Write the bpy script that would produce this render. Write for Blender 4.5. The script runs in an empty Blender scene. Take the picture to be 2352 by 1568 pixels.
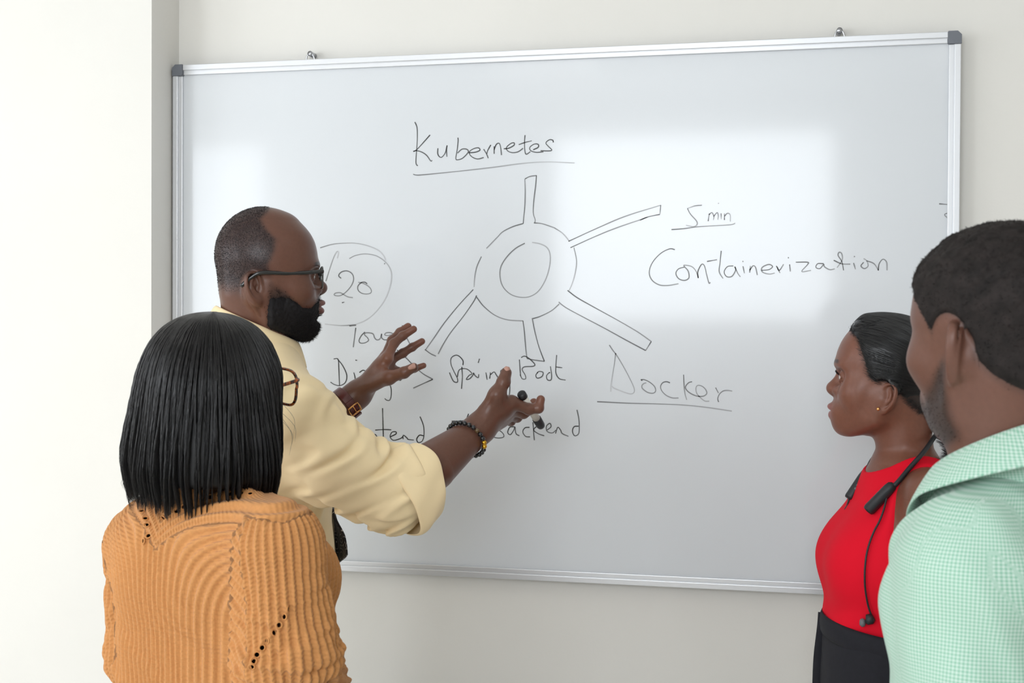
import bpy, bmesh, math, random
import numpy as np
from mathutils import Vector, Matrix
random.seed(7)
RNG = np.random.default_rng(11)
scene = bpy.context.scene
COL = scene.collection

# ------------------------------------------------------------------ camera
FPX = 2800.0                                   # focal length in pixels of the 2352 x 1568 frame
CAM = np.array([1.4171, -2.7118, 1.5755])
CR = np.array([[0.97788673, -0.20900399, -0.00740808],      # columns: right, forward, up
               [0.20907709, 0.97783658, 0.0110629],
               [0.0049317, -0.01236712, 0.99991136]])
cam_data = bpy.data.cameras.new('camera')
cam_data.sensor_width = 36.0
cam_data.lens = 36.0 * FPX / 2352.0
cam_data.clip_start = 0.05
cam = bpy.data.objects.new('camera', cam_data)
COL.objects.link(cam)
_m = Matrix.Identity(4)
for _i in range(3):
    _m[_i][0] = CR[_i, 0]; _m[_i][1] = CR[_i, 2]; _m[_i][2] = -CR[_i, 1]; _m[_i][3] = CAM[_i]
cam.matrix_world = _m
cam_data.dof.use_dof = True
cam_data.dof.focus_distance = 2.42
cam_data.dof.aperture_fstop = 10.0
scene.camera = cam
scene.cycles.max_bounces = 8
scene.cycles.diffuse_bounces = 4
scene.cycles.glossy_bounces = 3
scene.cycles.transmission_bounces = 6
scene.cycles.caustics_reflective = False
scene.cycles.caustics_refractive = False

# ------------------------------------------------------------------ daylight, colour management
world = bpy.data.worlds.new('daylight')
scene.world = world
world.use_nodes = True
_wn = world.node_tree.nodes
_bg = _wn.get('Background') or _wn.new('ShaderNodeBackground')
_bg.inputs['Color'].default_value = (0.80, 0.90, 1.0, 1)
_bg.inputs['Strength'].default_value = 1.0
scene.view_settings.view_transform = 'Standard'
scene.view_settings.look = 'None'
scene.view_settings.exposure = 0.06
scene.view_settings.gamma = 1.0
scene.view_settings.use_curve_mapping = False

# daylight entering by the windows in the wall behind the camera, one soft lamp per opening
WINDOWS = [(0.12, 1.75, 1.62, 2.72), (-3.0, -1.78, 0.85, 2.72)]
SIDE_WINDOW = (-3.7, -1.3, 0.85, 2.6)               # in the left hand wall: y0, y1, z0, z1
Y_REAR = -4.6
X_LEFT, X_RIGHT, CEIL = -3.3, 4.8, 2.95
for _k, (_x0, _x1, _z0, _z1) in enumerate(WINDOWS):
    _l = bpy.data.lights.new('window_rear_offscreen', 'AREA')
    _l.shape = 'RECTANGLE'; _l.size = _x1 - _x0; _l.size_y = _z1 - _z0
    _l.energy = (50, 46)[_k]
    _l.color = (0.90, 0.95, 1.0)
    _o = bpy.data.objects.new('window_rear_offscreen', _l)
    _o.location = ((_x0 + _x1) / 2, Y_REAR + 0.02, (_z0 + _z1) / 2)
    _o.rotation_euler = (math.radians(90), 0, 0)
    COL.objects.link(_o)
_l = bpy.data.lights.new('window_left_offscreen', 'AREA')
_l.shape = 'RECTANGLE'; _l.size = SIDE_WINDOW[1] - SIDE_WINDOW[0]; _l.size_y = SIDE_WINDOW[3] - SIDE_WINDOW[2]
_l.energy = 44; _l.color = (0.92, 0.96, 1.0)
_o = bpy.data.objects.new('window_left_offscreen', _l)
_o.location = (X_LEFT + 0.02, (SIDE_WINDOW[0] + SIDE_WINDOW[1]) / 2, (SIDE_WINDOW[2] + SIDE_WINDOW[3]) / 2)
_o.rotation_euler = (math.radians(90), 0, math.radians(-90))
COL.objects.link(_o)


# ------------------------------------------------------------------ helpers
def P(u, v, y):
    """world point seen at pixel (u, v) on the upright plane at depth y"""
    d = CR @ np.array([(u - 1176.0) / FPX, 1.0, -(v - 784.0) / FPX])
    return CAM + d * ((y - CAM[1]) / d[1])


def srgb(r, g, b):
    f = lambda c: (c / 255 / 12.92) if c / 255 <= 0.04045 else ((c / 255 + 0.055) / 1.055) ** 2.4
    return (f(r), f(g), f(b))


def mat(name, color, rough=0.5, metal=0.0, spec=0.5, sub=0.0, coat=0.0, sheen=0.0, attr=None,
        noise=None, bump=None, emit=None, trans=0.0, ior=1.45, coat_rough=0.1):
    m = bpy.data.materials.new(name)
    m.use_nodes = True
    nt = m.node_tree
    b = nt.nodes['Principled BSDF']
    b.inputs['Base Color'].default_value = (*color, 1)
    b.inputs['Roughness'].default_value = rough
    b.inputs['Metallic'].default_value = metal
    b.inputs['Specular IOR Level'].default_value = spec
    b.inputs['IOR'].default_value = ior
    b.inputs['Coat Weight'].default_value = coat
    b.inputs['Coat Roughness'].default_value = coat_rough
    b.inputs['Sheen Weight'].default_value = sheen
    b.inputs['Transmission Weight'].default_value = trans
    if sub:
        b.inputs['Subsurface Weight'].default_value = sub
        b.inputs['Subsurface Radius'].default_value = (1.0, 0.35, 0.2)
        b.inputs['Subsurface Scale'].default_value = 0.004
    src = None
    if attr:
        a = nt.nodes.new('ShaderNodeAttribute'); a.attribute_name = attr
        src = a.outputs['Color']
    if noise:
        sc, amt = noise
        tc = nt.nodes.new('ShaderNodeTexCoord')
        n = nt.nodes.new('ShaderNodeTexNoise'); n.inputs['Scale'].default_value = sc
        n.inputs['Detail'].default_value = 6
        nt.links.new(tc.outputs['Object'], n.inputs['Vector'])
        mr = nt.nodes.new('ShaderNodeMapRange')
        mr.inputs['From Min'].default_value = 0.3; mr.inputs['From Max'].default_value = 0.7
        mr.inputs['To Min'].default_value = 1 - amt; mr.inputs['To Max'].default_value = 1 + amt
        nt.links.new(n.outputs['Fac'], mr.inputs['Value'])
        mx = nt.nodes.new('ShaderNodeMix'); mx.data_type = 'RGBA'; mx.blend_type = 'MULTIPLY'
        mx.inputs['Factor'].default_value = 1
        if src: nt.links.new(src, mx.inputs['A'])
        else: mx.inputs['A'].default_value = (*color, 1)
        nt.links.new(mr.outputs['Result'], mx.inputs['B'])
        src = mx.outputs['Result']
    if src: nt.links.new(src, b.inputs['Base Color'])
    if bump:
        sc, st, di = bump
        tc = nt.nodes.new('ShaderNodeTexCoord')
        n = nt.nodes.new('ShaderNodeTexNoise'); n.inputs['Scale'].default_value = sc
        n.inputs['Detail'].default_value = 4
        nt.links.new(tc.outputs['Object'], n.inputs['Vector'])
        bp = nt.nodes.new('ShaderNodeBump'); bp.inputs['Strength'].default_value = st
        bp.inputs['Distance'].default_value = di
        nt.links.new(n.outputs['Fac'], bp.inputs['Height'])
        nt.links.new(bp.outputs['Normal'], b.inputs['Normal'])
    if emit:
        b.inputs['Emission Color'].default_value = (*emit[0], 1)
        b.inputs['Emission Strength'].default_value = emit[1]
    return m


def link(o, parent=None):
    COL.objects.link(o)
    if parent is not None:
        o.parent = parent
        o.matrix_parent_inverse = parent.matrix_world.inverted() if parent.type != 'EMPTY' else Matrix.Translation(-parent.location)
    return o


def tag(o, label=None, cat=None, group=None, kind=None):
    if label: o['label'] = label
    if cat: o['category'] = cat
    if group: o['group'] = group
    if kind: o['kind'] = kind
    return o


def empty(name, loc, label, cat, group=None):
    o = bpy.data.objects.new(name, None)
    o.empty_display_size = 0.05
    o.location = Vector(loc)
    COL.objects.link(o)
    return tag(o, label, cat, group)


def np_mesh(name, V, F, m=None, parent=None, smooth=True, attrs=None):
    """V (n,3), F (k,4) or (k,3) integer array, or list of index tuples -> ONE mesh object"""
    me = bpy.data.meshes.new(name)
    if isinstance(F, np.ndarray) and F.ndim == 2:
        k, c = F.shape
        me.vertices.add(len(V)); me.vertices.foreach_set('co', np.asarray(V, np.float32).ravel())
        me.loops.add(k * c); me.loops.foreach_set('vertex_index', F.astype(np.int32).ravel())
        me.polygons.add(k); me.polygons.foreach_set('loop_start', np.arange(0, k * c, c, dtype=np.int32))
        me.update(calc_edges=True); me.validate()
    else:
        me.from_pydata([tuple(map(float, v)) for v in V], [], [tuple(f) for f in F]); me.update()
    if smooth: me.polygons.foreach_set('use_smooth', np.ones(len(me.polygons), bool))
    for an, av in (attrs or {}).items():
        av = np.asarray(av, np.float32)
        if av.ndim == 2 and av.shape[1] == 3 and an.startswith('Col'):
            a = me.attributes.new(an, 'FLOAT_COLOR', 'POINT')
            a.data.foreach_set('color', np.concatenate([av, np.ones((len(av), 1), np.float32)], 1).ravel())
        elif av.ndim == 2:
            a = me.attributes.new(an, 'FLOAT_VECTOR', 'POINT'); a.data.foreach_set('vector', av.ravel())
        else:
            a = me.attributes.new(an, 'FLOAT', 'POINT'); a.data.foreach_set('value', av)
    if m: me.materials.append(m)
    return link(bpy.data.objects.new(name, me), parent)


class MB:
    """collects simple shapes into one mesh"""
    def __init__(s): s.v = []; s.f = []
    def add(s, V, F):
        b = len(s.v); s.v += [tuple(map(float, x)) for x in V]; s.f += [tuple(i + b for i in q) for q in F]; return s
    def box(s, lo, hi):
        x0, y0, z0 = lo; x1, y1, z1 = hi
        return s.add([(x0, y0, z0), (x1, y0, z0), (x1, y1, z0), (x0, y1, z0), (x0, y0, z1), (x1, y0, z1), (x1, y1, z1), (x0, y1, z1)],
                     [(0, 3, 2, 1), (4, 5, 6, 7), (0, 1, 5, 4), (1, 2, 6, 5), (2, 3, 7, 6), (3, 0, 4, 7)])
    def tube(s, pts, rad, n=10, closed=False, flat=None, cap=True):
        """sweep a circle (or an ellipse when flat=(a,b,updir)) along pts"""
        V, F = sweep(pts, rad, n, closed, flat, cap)
        return s.add(V, F)
    def build(s, name, m, parent=None, smooth=True, bevel=0.0):
        o = np_mesh(name, s.v, s.f, m, parent, smooth=smooth)
        if bevel:
            md = o.modifiers.new('bevel', 'BEVEL'); md.width = bevel; md.segments = 3; md.limit_method = 'ANGLE'
        return o


def catmull(pts, k=8, closed=False):
    p = np.asarray(pts, float)
    if len(p) < 3 and not closed: return np.stack([p[0] + (p[-1] - p[0]) * t for t in np.linspace(0, 1, k + 1)])
    n = len(p); out = []
    rng = range(n) if closed else range(n - 1)
    for i in rng:
        if closed: a, b, c, d = p[(i - 1) % n], p[i], p[(i + 1) % n], p[(i + 2) % n]
        else:
            b, c = p[i], p[i + 1]
            a = p[i - 1] if i else 2 * b - c
            d = p[i + 2] if i + 2 < n else 2 * c - b
        for t in np.arange(k) / k:
            out.append(0.5 * (2 * b + (c - a) * t + (2 * a - 5 * b + 4 * c - d) * t * t + (3 * b - a - 3 * c + d) * t ** 3))
    if not closed: out.append(p[-1])
    return np.array(out)


def sweep(pts, rad, n=10, closed=False, flat=None, cap=True):
    pts = np.asarray(pts, float); m = len(pts)
    rad = np.broadcast_to(np.asarray(rad, float), (m,))
    T = np.gradient(pts, axis=0) if not closed else np.roll(pts, -1, 0) - np.roll(pts, 1, 0)
    T /= np.linalg.norm(T, axis=1, keepdims=True) + 1e-12
    up = np.array(flat[2], float) if flat else (np.array([0, 0, 1.0]) if abs(T[0][2]) < 0.9 else np.array([1.0, 0, 0]))
    V = []; prev = up
    for i in range(m):
        ref = up if flat else prev
        a = ref - T[i] * (ref @ T[i]); a /= np.linalg.norm(a) + 1e-12
        b = np.cross(T[i], a); prev = a
        fa, fb = (flat[0], flat[1]) if flat else (1, 1)
        for j in range(n):
            t = 2 * math.pi * j / n
            V.append(pts[i] + (a * math.cos(t) * fa + b * math.sin(t) * fb) * rad[i])
    F = []
    for i in range(m if closed else m - 1):
        for j in range(n):
            i2 = (i + 1) % m; j2 = (j + 1) % n
            F.append((i * n + j, i * n + j2, i2 * n + j2, i2 * n + j))
    if cap and not closed:
        F.append(tuple(range(n - 1, -1, -1))); F.append(tuple((m - 1) * n + j for j in range(n)))
    return V, F


# ------------------------------------------------------------------ implicit modelling
def V3(*a): return np.array(a, np.float32)

def ell(p, c, r, R=None):
    q = p - np.asarray(c, np.float32)
    if R is not None: q = q @ np.asarray(R, np.float32)
    r = np.asarray(r, np.float32)
    k0 = np.sqrt(((q / r) ** 2).sum(1)); k1 = np.sqrt(((q / r ** 2) ** 2).sum(1)) + 1e-9
    return k0 * (k0 - 1) / k1

def cone(p, a, b, ra, rb):
    a = np.asarray(a, np.float32); ab = np.asarray(b, np.float32) - a
    q = p - a
    h = np.clip(q @ ab / (ab @ ab + 1e-12), 0, 1)
    return np.sqrt(((q - h[:, None] * ab) ** 2).sum(1)) - (ra + (rb - ra) * h)

def smin(a, b, k):
    h = np.maximum(k - np.abs(a - b), 0) / k
    return np.minimum(a, b) - h * h * k * 0.25

def smax(a, b, k): return -smin(-a, -b, k)

def chain(p, pts, rad, k=0.0):
    d = None
    for i in range(len(pts) - 1):
        e = cone(p, pts[i], pts[i + 1], rad[i], rad[i + 1])
        d = e if d is None else (smin(d, e, k) if k else np.minimum(d, e))
    return d

class Loft:
    """solid given by elliptical sections stacked along z: rows (z, cx, cy, half width, half depth front, half depth back)"""
    def __init__(s, rows, az=0.0, power=2.3, n=160, kcap=0.0):
        s.kcap = kcap
        rows = np.array(sorted(rows), float)
        zs = np.linspace(rows[0, 0], rows[-1, 0], n)
        s.z = zs; s.t = np.stack([s._pch(rows[:, 0], rows[:, i], zs) for i in range(1, rows.shape[1])], 1)
        s.f = np.array([math.cos(az), math.sin(az)]); s.r = np.array([math.sin(az), -math.cos(az)]); s.pw = power
    @staticmethod
    def _pch(x, y, q):
        h = np.diff(x); dl = np.diff(y) / h; m = np.zeros(len(x))
        m[1:-1] = np.where(dl[1:] * dl[:-1] > 0, 2 * dl[1:] * dl[:-1] / (dl[1:] + dl[:-1] + 1e-12 * np.sign(dl[1:] + dl[:-1] + 1e-30)), 0)
        m[0] = dl[0]; m[-1] = dl[-1]
        i = np.clip(np.searchsorted(x, q) - 1, 0, len(x) - 2); t = (q - x[i]) / h[i]
        return ((1 + 2 * t) * (1 - t) ** 2) * y[i] + t * (1 - t) ** 2 * h[i] * m[i] + t * t * (3 - 2 * t) * y[i + 1] + t * t * (t - 1) * h[i] * m[i + 1]
    def uv(s, p):
        c = [np.interp(p[:, 2], s.z, s.t[:, i]) for i in range(5)]
        dx = p[:, 0] - c[0]; dy = p[:, 1] - c[1]
        u = dx * s.r[0] + dy * s.r[1]; v = dx * s.f[0] + dy * s.f[1]
        return u, v, c
    def __call__(s, p):
        u, v, c = s.uv(p)
        dep = np.where(v > 0, c[3], c[4])
        q = s.pw
        r = (np.abs(u / c[2]) ** q + np.abs(v / dep) ** q) ** (1 / q)
        d = (r - 1) * (0.5 * c[2] + 0.22 * (c[3] + c[4]))
        e = np.maximum(s.z[0] - p[:, 2], p[:, 2] - s.z[-1])
        return (smax(d, e, s.kcap) if s.kcap else np.maximum(d, e)).astype(np.float32)

def folds(p, seed, scale, n=6, warp=0.5, direction=None, spread=1.0):
    """smooth pseudo random ridges in [-1, 1]; direction biases the wave vectors"""
    r = np.random.default_rng(seed); s = np.zeros(len(p), np.float32)
    w = np.stack([np.sin(p @ (r.normal(size=3) * scale * 0.45).astype(np.float32) + r.uniform(0, 6.28)) for _ in range(3)], 1) * warp / scale * 2
    q = p + w.astype(np.float32)
    for i in range(n):
        k = r.normal(size=3)
        if direction is not None: k = np.asarray(direction) * (1 if r.random() < .5 else -1) + k * 0.45 * spread
        k = (k / np.linalg.norm(k) * scale * r.uniform(0.7, 1.5)).astype(np.float32)
        s += np.sin(q @ k + r.uniform(0, 6.28))
    return s / n ** 0.5 / 1.2

def evalf(f, pts, step=120000):
    return np.concatenate([f(pts[i:i + step].astype(np.float32)) for i in range(0, len(pts), step)]) if len(pts) else np.zeros(0, np.float32)

def mesh_sdf(f, lo, hi, h, block=4, lip=1.7, newton=2, smooth=0):
    lo = np.asarray(lo, float); hi = np.asarray(hi, float)
    nb = np.ceil((hi - lo) / (h * block)).astype(int)
    ci = np.stack(np.meshgrid(*[np.arange(k) for k in nb], indexing='ij'), -1).reshape(-1, 3)
    fc = evalf(f, lo + (ci + 0.5) * h * block)
    keep = (np.abs(fc) < lip * block * h * 0.87 + h).reshape(nb)
    n = nb * block + 1
    g = np.ones(n, np.float32)
    sgn = np.where(fc < 0, -1.0, 1.0).reshape(nb).astype(np.float32)
    for a in range(3): sgn = np.repeat(sgn, block, a)
    g[:-1, :-1, :-1] = sgn
    kk = keep
    for a in range(3): kk = np.repeat(kk, block, a)
    msk = np.zeros(n, bool); msk[:-1, :-1, :-1] = kk
    for a in range(3):
        sl = [slice(None)] * 3; sr = [slice(None)] * 3
        sl[a] = slice(1, None); sr[a] = slice(None, -1)
        t = msk.copy(); t[tuple(sl)] |= msk[tuple(sr)]; msk = t
    idx = np.argwhere(msk)
    g[msk] = evalf(f, lo + idx * h)
    g[0] = np.abs(g[0]); g[-1] = np.abs(g[-1]); g[:, 0] = np.abs(g[:, 0]); g[:, -1] = np.abs(g[:, -1])
    g[:, :, 0] = np.abs(g[:, :, 0]); g[:, :, -1] = np.abs(g[:, :, -1])
    s = g < 0
    c = np.zeros(tuple(n - 1), np.int8)
    offs = [(i, j, k) for i in (0, 1) for j in (0, 1) for k in (0, 1)]
    for (i, j, k) in offs: c += s[i:n[0] - 1 + i, j:n[1] - 1 + j, k:n[2] - 1 + k]
    act = np.argwhere((c > 0) & (c < 8))
    vid = np.full(tuple(n - 1), -1, np.int32); vid[tuple(act.T)] = np.arange(len(act))
    acc = np.zeros((len(act), 3)); cnt = np.zeros(len(act))
    for a in offs:
        for ax in range(3):
            if a[ax]: continue
            b = list(a); b[ax] = 1
            ia = act + a; ib = act + b
            va = g[tuple(ia.T)]; vb = g[tuple(ib.T)]
            m = (va < 0) != (vb < 0)
            t = np.where(m, va / np.where(m, va - vb, 1), 0)
            q = np.array(a) + t[:, None] * (np.array(b) - np.array(a))
            acc[m] += q[m]; cnt[m] += 1
    V = lo + (act + acc / cnt[:, None]) * h
    Q = []
    for ax in range(3):
        u, w = (ax + 1) % 3, (ax + 2) % 3
        sl = [slice(1, -1)] * 3; sl[ax] = slice(0, -1); s0 = s[tuple(sl)]
        sl[ax] = slice(1, None); s1 = s[tuple(sl)]
        e = np.argwhere(s0 != s1)
        base = e + 1; base[:, ax] -= 1
        flip = s0[tuple(e.T)]
        q = []
        for du, dw in ((-1, -1), (0, -1), (0, 0), (-1, 0)):
            t = base.copy(); t[:, u] += du; t[:, w] += dw; q.append(vid[tuple(t.T)])
        q = np.stack(q, 1)
        q[~flip] = q[~flip][:, ::-1]
        Q.append(q[(q >= 0).all(1)])
    Q = np.concatenate(Q)
    for it in range(newton):
        G, F0 = grad(f, V, h * 0.5)
        st = F0[:, None] * G / ((G ** 2).sum(1, keepdims=True) + 1e-6)
        L = np.linalg.norm(st, axis=1, keepdims=True)
        V = V - st * np.minimum(1, h * 0.6 / (L + 1e-12))
    for it in range(smooth):
        S = np.zeros_like(V); N = np.zeros(len(V))
        for a in range(4):
            for b in ((a + 1) % 4, (a - 1) % 4):
                np.add.at(S, Q[:, a], V[Q[:, b]]); np.add.at(N, Q[:, a], 1)
        V = V * 0.5 + 0.5 * S / np.maximum(N, 1)[:, None]
    return V, Q

def grad(f, V, e):
    k = np.array([(1, -1, -1), (-1, -1, 1), (-1, 1, -1), (1, 1, 1)], float)
    fs = [evalf(f, V + e * d) for d in k]
    G = sum(fi[:, None] * d for fi, d in zip(fs, k)) / (4 * e)
    return G, sum(fs) / 4

def cut(V, Q, keepmask):
    """drop quads whose vertices all lie outside the mask"""
    Q = Q[keepmask[Q].all(1)]
    used = np.unique(Q); mp = np.full(len(V), -1); mp[used] = np.arange(len(used))
    return V[used], mp[Q]

def merge(parts):
    V, Q, b = [], [], 0
    for v, q in parts: V.append(v); Q.append(q + b); b += len(v)
    return np.concatenate(V), np.concatenate(Q)

def hair(name, S, rad, m, parent, tip=0.25):
    """S (n, k, 3) strands"""
    n, k, _ = S.shape
    cd = bpy.data.hair_curves.new(name)
    cd.add_curves([k] * n)
    cd.points.foreach_set('position', np.asarray(S, np.float32).ravel())
    a = cd.attributes.get('radius') or cd.attributes.new('radius', 'FLOAT', 'POINT')
    t = np.linspace(0, 1, k)
    pr = np.minimum(1, 1 - (1 - tip) * np.clip((t - 0.5) / 0.5, 0, 1))
    a.data.foreach_set('value', (np.asarray(rad, np.float32).reshape(-1, 1) * np.ones((n, 1), np.float32) * pr[None]).astype(np.float32).ravel())
    cd.materials.append(m)
    return link(bpy.data.objects.new(name, cd), parent)
# ------------------------------------------------------------------ the room
M = {}
M['wall'] = mat('wall_paint', srgb(236, 234, 229), rough=0.75, noise=(3.0, 0.015), bump=(90, 0.12, 0.002))
M['ceiling'] = mat('ceiling_paint', srgb(240, 240, 238), rough=0.9)
M['floor'] = mat('floor_tile', srgb(236, 232, 224), rough=0.35, noise=(6, 0.05))
M['white_frame'] = mat('white_frame', srgb(235, 235, 235), rough=0.4)
M['glass'] = mat('pane_glass', (1, 1, 1), rough=0.02, trans=1.0, ior=1.45)
M['alu'] = mat('brushed_aluminium', srgb(222, 224, 228), rough=0.34, metal=0.45, spec=0.5)
M['grey_plastic'] = mat('grey_plastic', srgb(112, 116, 124), rough=0.45)
M['board'] = mat('whiteboard_enamel', srgb(222, 226, 231), rough=0.28, spec=0.35, coat=0.6, coat_rough=0.085)
M['steel'] = mat('zinc_steel', srgb(190, 192, 198), rough=0.25, metal=1.0)
M['tube'] = mat('lamp_diffuser', (1, 1, 1), emit=((1.0, 0.97, 0.93), 1.7))
Y_WALL = 0.034
Y_PIER = -0.10

def struct(name, mb, m, parent=None, smooth=False):
    o = mb.build(name, m, parent, smooth=smooth)
    if parent is None: o['kind'] = 'structure'
    return o

struct('floor', MB().box((X_LEFT - .2, Y_REAR - .2, -0.1), (X_RIGHT + .2, Y_WALL + .2, 0)), M['floor'])
struct('ceiling', MB().box((X_LEFT - .2, Y_REAR - .2, CEIL), (X_RIGHT + .2, Y_WALL + .2, CEIL + .1)), M['ceiling'])
struct('wall_back', MB().box((X_LEFT, Y_WALL, 0), (X_RIGHT, Y_WALL + .15, CEIL)), M['wall'])
struct('wall_pier', MB().box((X_LEFT, Y_PIER, 0), (-0.004, Y_WALL, CEIL)), M['wall'])
_s = SIDE_WINDOW
struct('wall_left', MB().box((X_LEFT - .15, Y_REAR - .15, 0), (X_LEFT, _s[0], CEIL)).box((X_LEFT - .15, _s[1], 0), (X_LEFT, Y_WALL + .15, CEIL)).box((X_LEFT - .15, _s[0], 0), (X_LEFT, _s[1], _s[2])).box((X_LEFT - .15, _s[0], _s[3]), (X_LEFT, _s[1], CEIL)), M['wall'])
_f = MB(); _c = (_s[0] + _s[1]) / 2
for _y0, _y1, _z0, _z1 in ((_s[0], _s[1], _s[2], _s[2] + .05), (_s[0], _s[1], _s[3] - .05, _s[3]), (_s[0], _s[0] + .05, _s[2], _s[3]), (_s[1] - .05, _s[1], _s[2], _s[3]), (_c - .025, _c + .025, _s[2], _s[3])):
    _f.box((X_LEFT - .12, _y0, _z0), (X_LEFT - .06, _y1, _z1))
_w4 = struct('window_3', _f, M['white_frame'])
for _a, _b in ((_s[0] + .05, _c - .025), (_c + .025, _s[1] - .05)):
    MB().box((X_LEFT - .095, _a, _s[2] + .05), (X_LEFT - .089, _b, _s[3] - .05)).build('pane', M['glass'], _w4, smooth=False)
struct('wall_right', MB().box((X_RIGHT, Y_REAR - .15, 0), (X_RIGHT + .15, Y_WALL + .15, CEIL)), M['wall'])
_mb = MB()
_xs = sorted([X_LEFT, X_RIGHT] + [w[0] for w in WINDOWS] + [w[1] for w in WINDOWS])
for _a, _b in zip(_xs[::2], _xs[1::2]): _mb.box((_a, Y_REAR - .15, 0), (_b, Y_REAR, CEIL))
for _w in WINDOWS:
    _mb.box((_w[0], Y_REAR - .15, 0), (_w[1], Y_REAR, _w[2])).box((_w[0], Y_REAR - .15, _w[3]), (_w[1], Y_REAR, CEIL))
struct('wall_rear', _mb, M['wall'])
for _n, (_x0, _x1, _z0, _z1) in enumerate(WINDOWS):
    _f = MB(); t = 0.05; y0, y1 = Y_REAR - .12, Y_REAR - .06
    _f.box((_x0, y0, _z0), (_x1, y1, _z0 + t)).box((_x0, y0, _z1 - t), (_x1, y1, _z1)).box((_x0, y0, _z0), (_x0 + t, y1, _z1)).box((_x1 - t, y0, _z0), (_x1, y1, _z1))
    _f.box(((_x0 + _x1) / 2 - .02, y0, _z0), ((_x0 + _x1) / 2 + .02, y1, _z1))
    w = struct('window_%d' % (_n + 1), _f, M['white_frame'])
    for a, b in ((_x0 + t, (_x0 + _x1) / 2 - .02), ((_x0 + _x1) / 2 + .02, _x1 - t)):
        MB().box((a, y0 + .025, _z0 + t), (b, y0 + .031, _z1 - t)).build('pane', M['glass'], w, smooth=False)
_mb = MB().box((-0.004, Y_WALL - .012, 0), (X_RIGHT, Y_WALL, .09))
struct('baseboard_back', _mb, M['white_frame'])

for _k, (lx, ly) in enumerate(((0.25, -1.75), (2.45, -1.75), (-1.9, -1.75), (0.25, -3.5), (2.45, -3.5))):
    lamp = empty('ceiling_lamp_offscreen', (lx, ly, CEIL), ('square white ceiling lamp panel above the standing group', 'square white ceiling lamp panel over the right of the whiteboard',
                 'square white ceiling lamp panel left of the pier', 'square white ceiling lamp panel before the middle window', 'square white ceiling lamp panel far behind the man in green')[_k], 'lamp', 'ceiling lamp panels')
    _f = MB().box((lx - .3, ly - .3, CEIL - .03), (lx + .3, ly - .28, CEIL)).box((lx - .3, ly + .28, CEIL - .03), (lx + .3, ly + .3, CEIL))
    _f.box((lx - .3, ly - .28, CEIL - .03), (lx - .28, ly + .28, CEIL)).box((lx + .28, ly - .28, CEIL - .03), (lx + .3, ly + .28, CEIL))
    _f.build('frame', M['white_frame'], lamp, smooth=False)
    MB().box((lx - .28, ly - .28, CEIL - .02), (lx + .28, ly + .28, CEIL - .005)).build('diffuser_offscreen', M['tube'], lamp, smooth=False)

# ------------------------------------------------------------------ whiteboard
BX0, BX1, BZ0, BZ1 = 0.0, 1.8, 1.0, 2.2
board = empty('whiteboard', (0.9, 0.0, 1.0), 'large white dry erase board with aluminium frame hung on the wall', 'whiteboard')
MB().box((0.012, 0.004, BZ0 + .012), (1.788, 0.016, BZ1 - .012)).build('writing_surface', M['board'], board, smooth=False)
RW = 0.024
def rail(a, b, horiz, z_or_x, sgn):
    m = MB(); L = MB()
    # a stepped profile: raised outer lip, lower inner lip
    steps = ((0.0, RW * .55, -0.006), (RW * .55, RW, -0.002))
    for s0, s1, y in steps:
        lo, hi = sorted((z_or_x + sgn * s0, z_or_x + sgn * s1))
        if horiz: m.box((a, y, lo), (b, 0.018, hi))
        else: m.box((lo, y, a), (hi, 0.018, b))
    o = m.build('frame_rail', M['alu'], board, smooth=False, bevel=0.0015)
    g0, g1 = sorted((z_or_x + sgn * RW * .52, z_or_x + sgn * RW * .60))
    if horiz: L.box((a, -0.0028, g0), (b, 0.0, g1))
    else: L.box((g0, -0.0028, a), (g1, 0.0, b))
    L.build('raised_strip', M['alu'], o, smooth=False)  # added strip standing proud of the inner lip, same aluminium as the rail
rail(BX0 + .026, BX1 - .026, True, BZ1, -1)
rail(BX0 + .026, BX1 - .026, True, BZ0, 1)
rail(BZ0 + .026, BZ1 - .026, False, BX0, 1)
rail(BZ0 + .026, BZ1 - .026, False, BX1, -1)
for cx, sx in ((BX0, 1), (BX1, -1)):
    for cz, sz in ((BZ0, 1), (BZ1, -1)):
        a, b, c = 0.027, 0.0255, 0.008
        out = [(c, 0), (a, 0), (a, b), (b, b), (b, a), (0, a), (0, c)]
        V = [(cx + sx * u - sx * .0008, y, cz + sz * w - sz * .0008) for y in (-0.0085, 0.0195) for u, w in out]
        n = len(out); rev = sx * sz < 0
        F = [tuple(range(n)), tuple(range(2 * n - 1, n - 1, -1))] + [(i, i + n, (i + 1) % n + n, (i + 1) % n) for i in range(n)]
        if rev: F = [f[::-1] for f in F]
        MB().add(V, F).build('corner_cap', M['grey_plastic'], board, smooth=False, bevel=0.0012)
for (u, v, up, lab) in ((714, 128, 1, 'small screw hook holding the top rail near the pier'), (1928, 75, 1, 'small screw hook holding the top rail far from the pier'), (1913, 1362, -1, 'small screw clip under the bottom rail beside the woman in red')):
    c = P(u, v, 0.012)
    h = empty('screw_hook', (c[0], 0.012, c[2]), lab, 'hook', 'board hanging hooks')
    pl = MB().tube([(c[0], 0.034, c[2] + .004 * up), (c[0], 0.006, c[2] + .004 * up)], [0.0062, 0.0062], 16)
    pl.build('screw', M['steel'], h)
    MB().tube(catmull([(c[0] - .010, 0.009, c[2] - .012 * up), (c[0] - .008, 0.008, c[2] - .002 * up), (c[0], 0.008, c[2] + .0085 * up), (c[0] + .008, 0.008, c[2] - .002 * up), (c[0] + .011, 0.009, c[2] - .012 * up)], 6), 0.0018, 8).build('hanger_ring', M['steel'], h)

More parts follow.
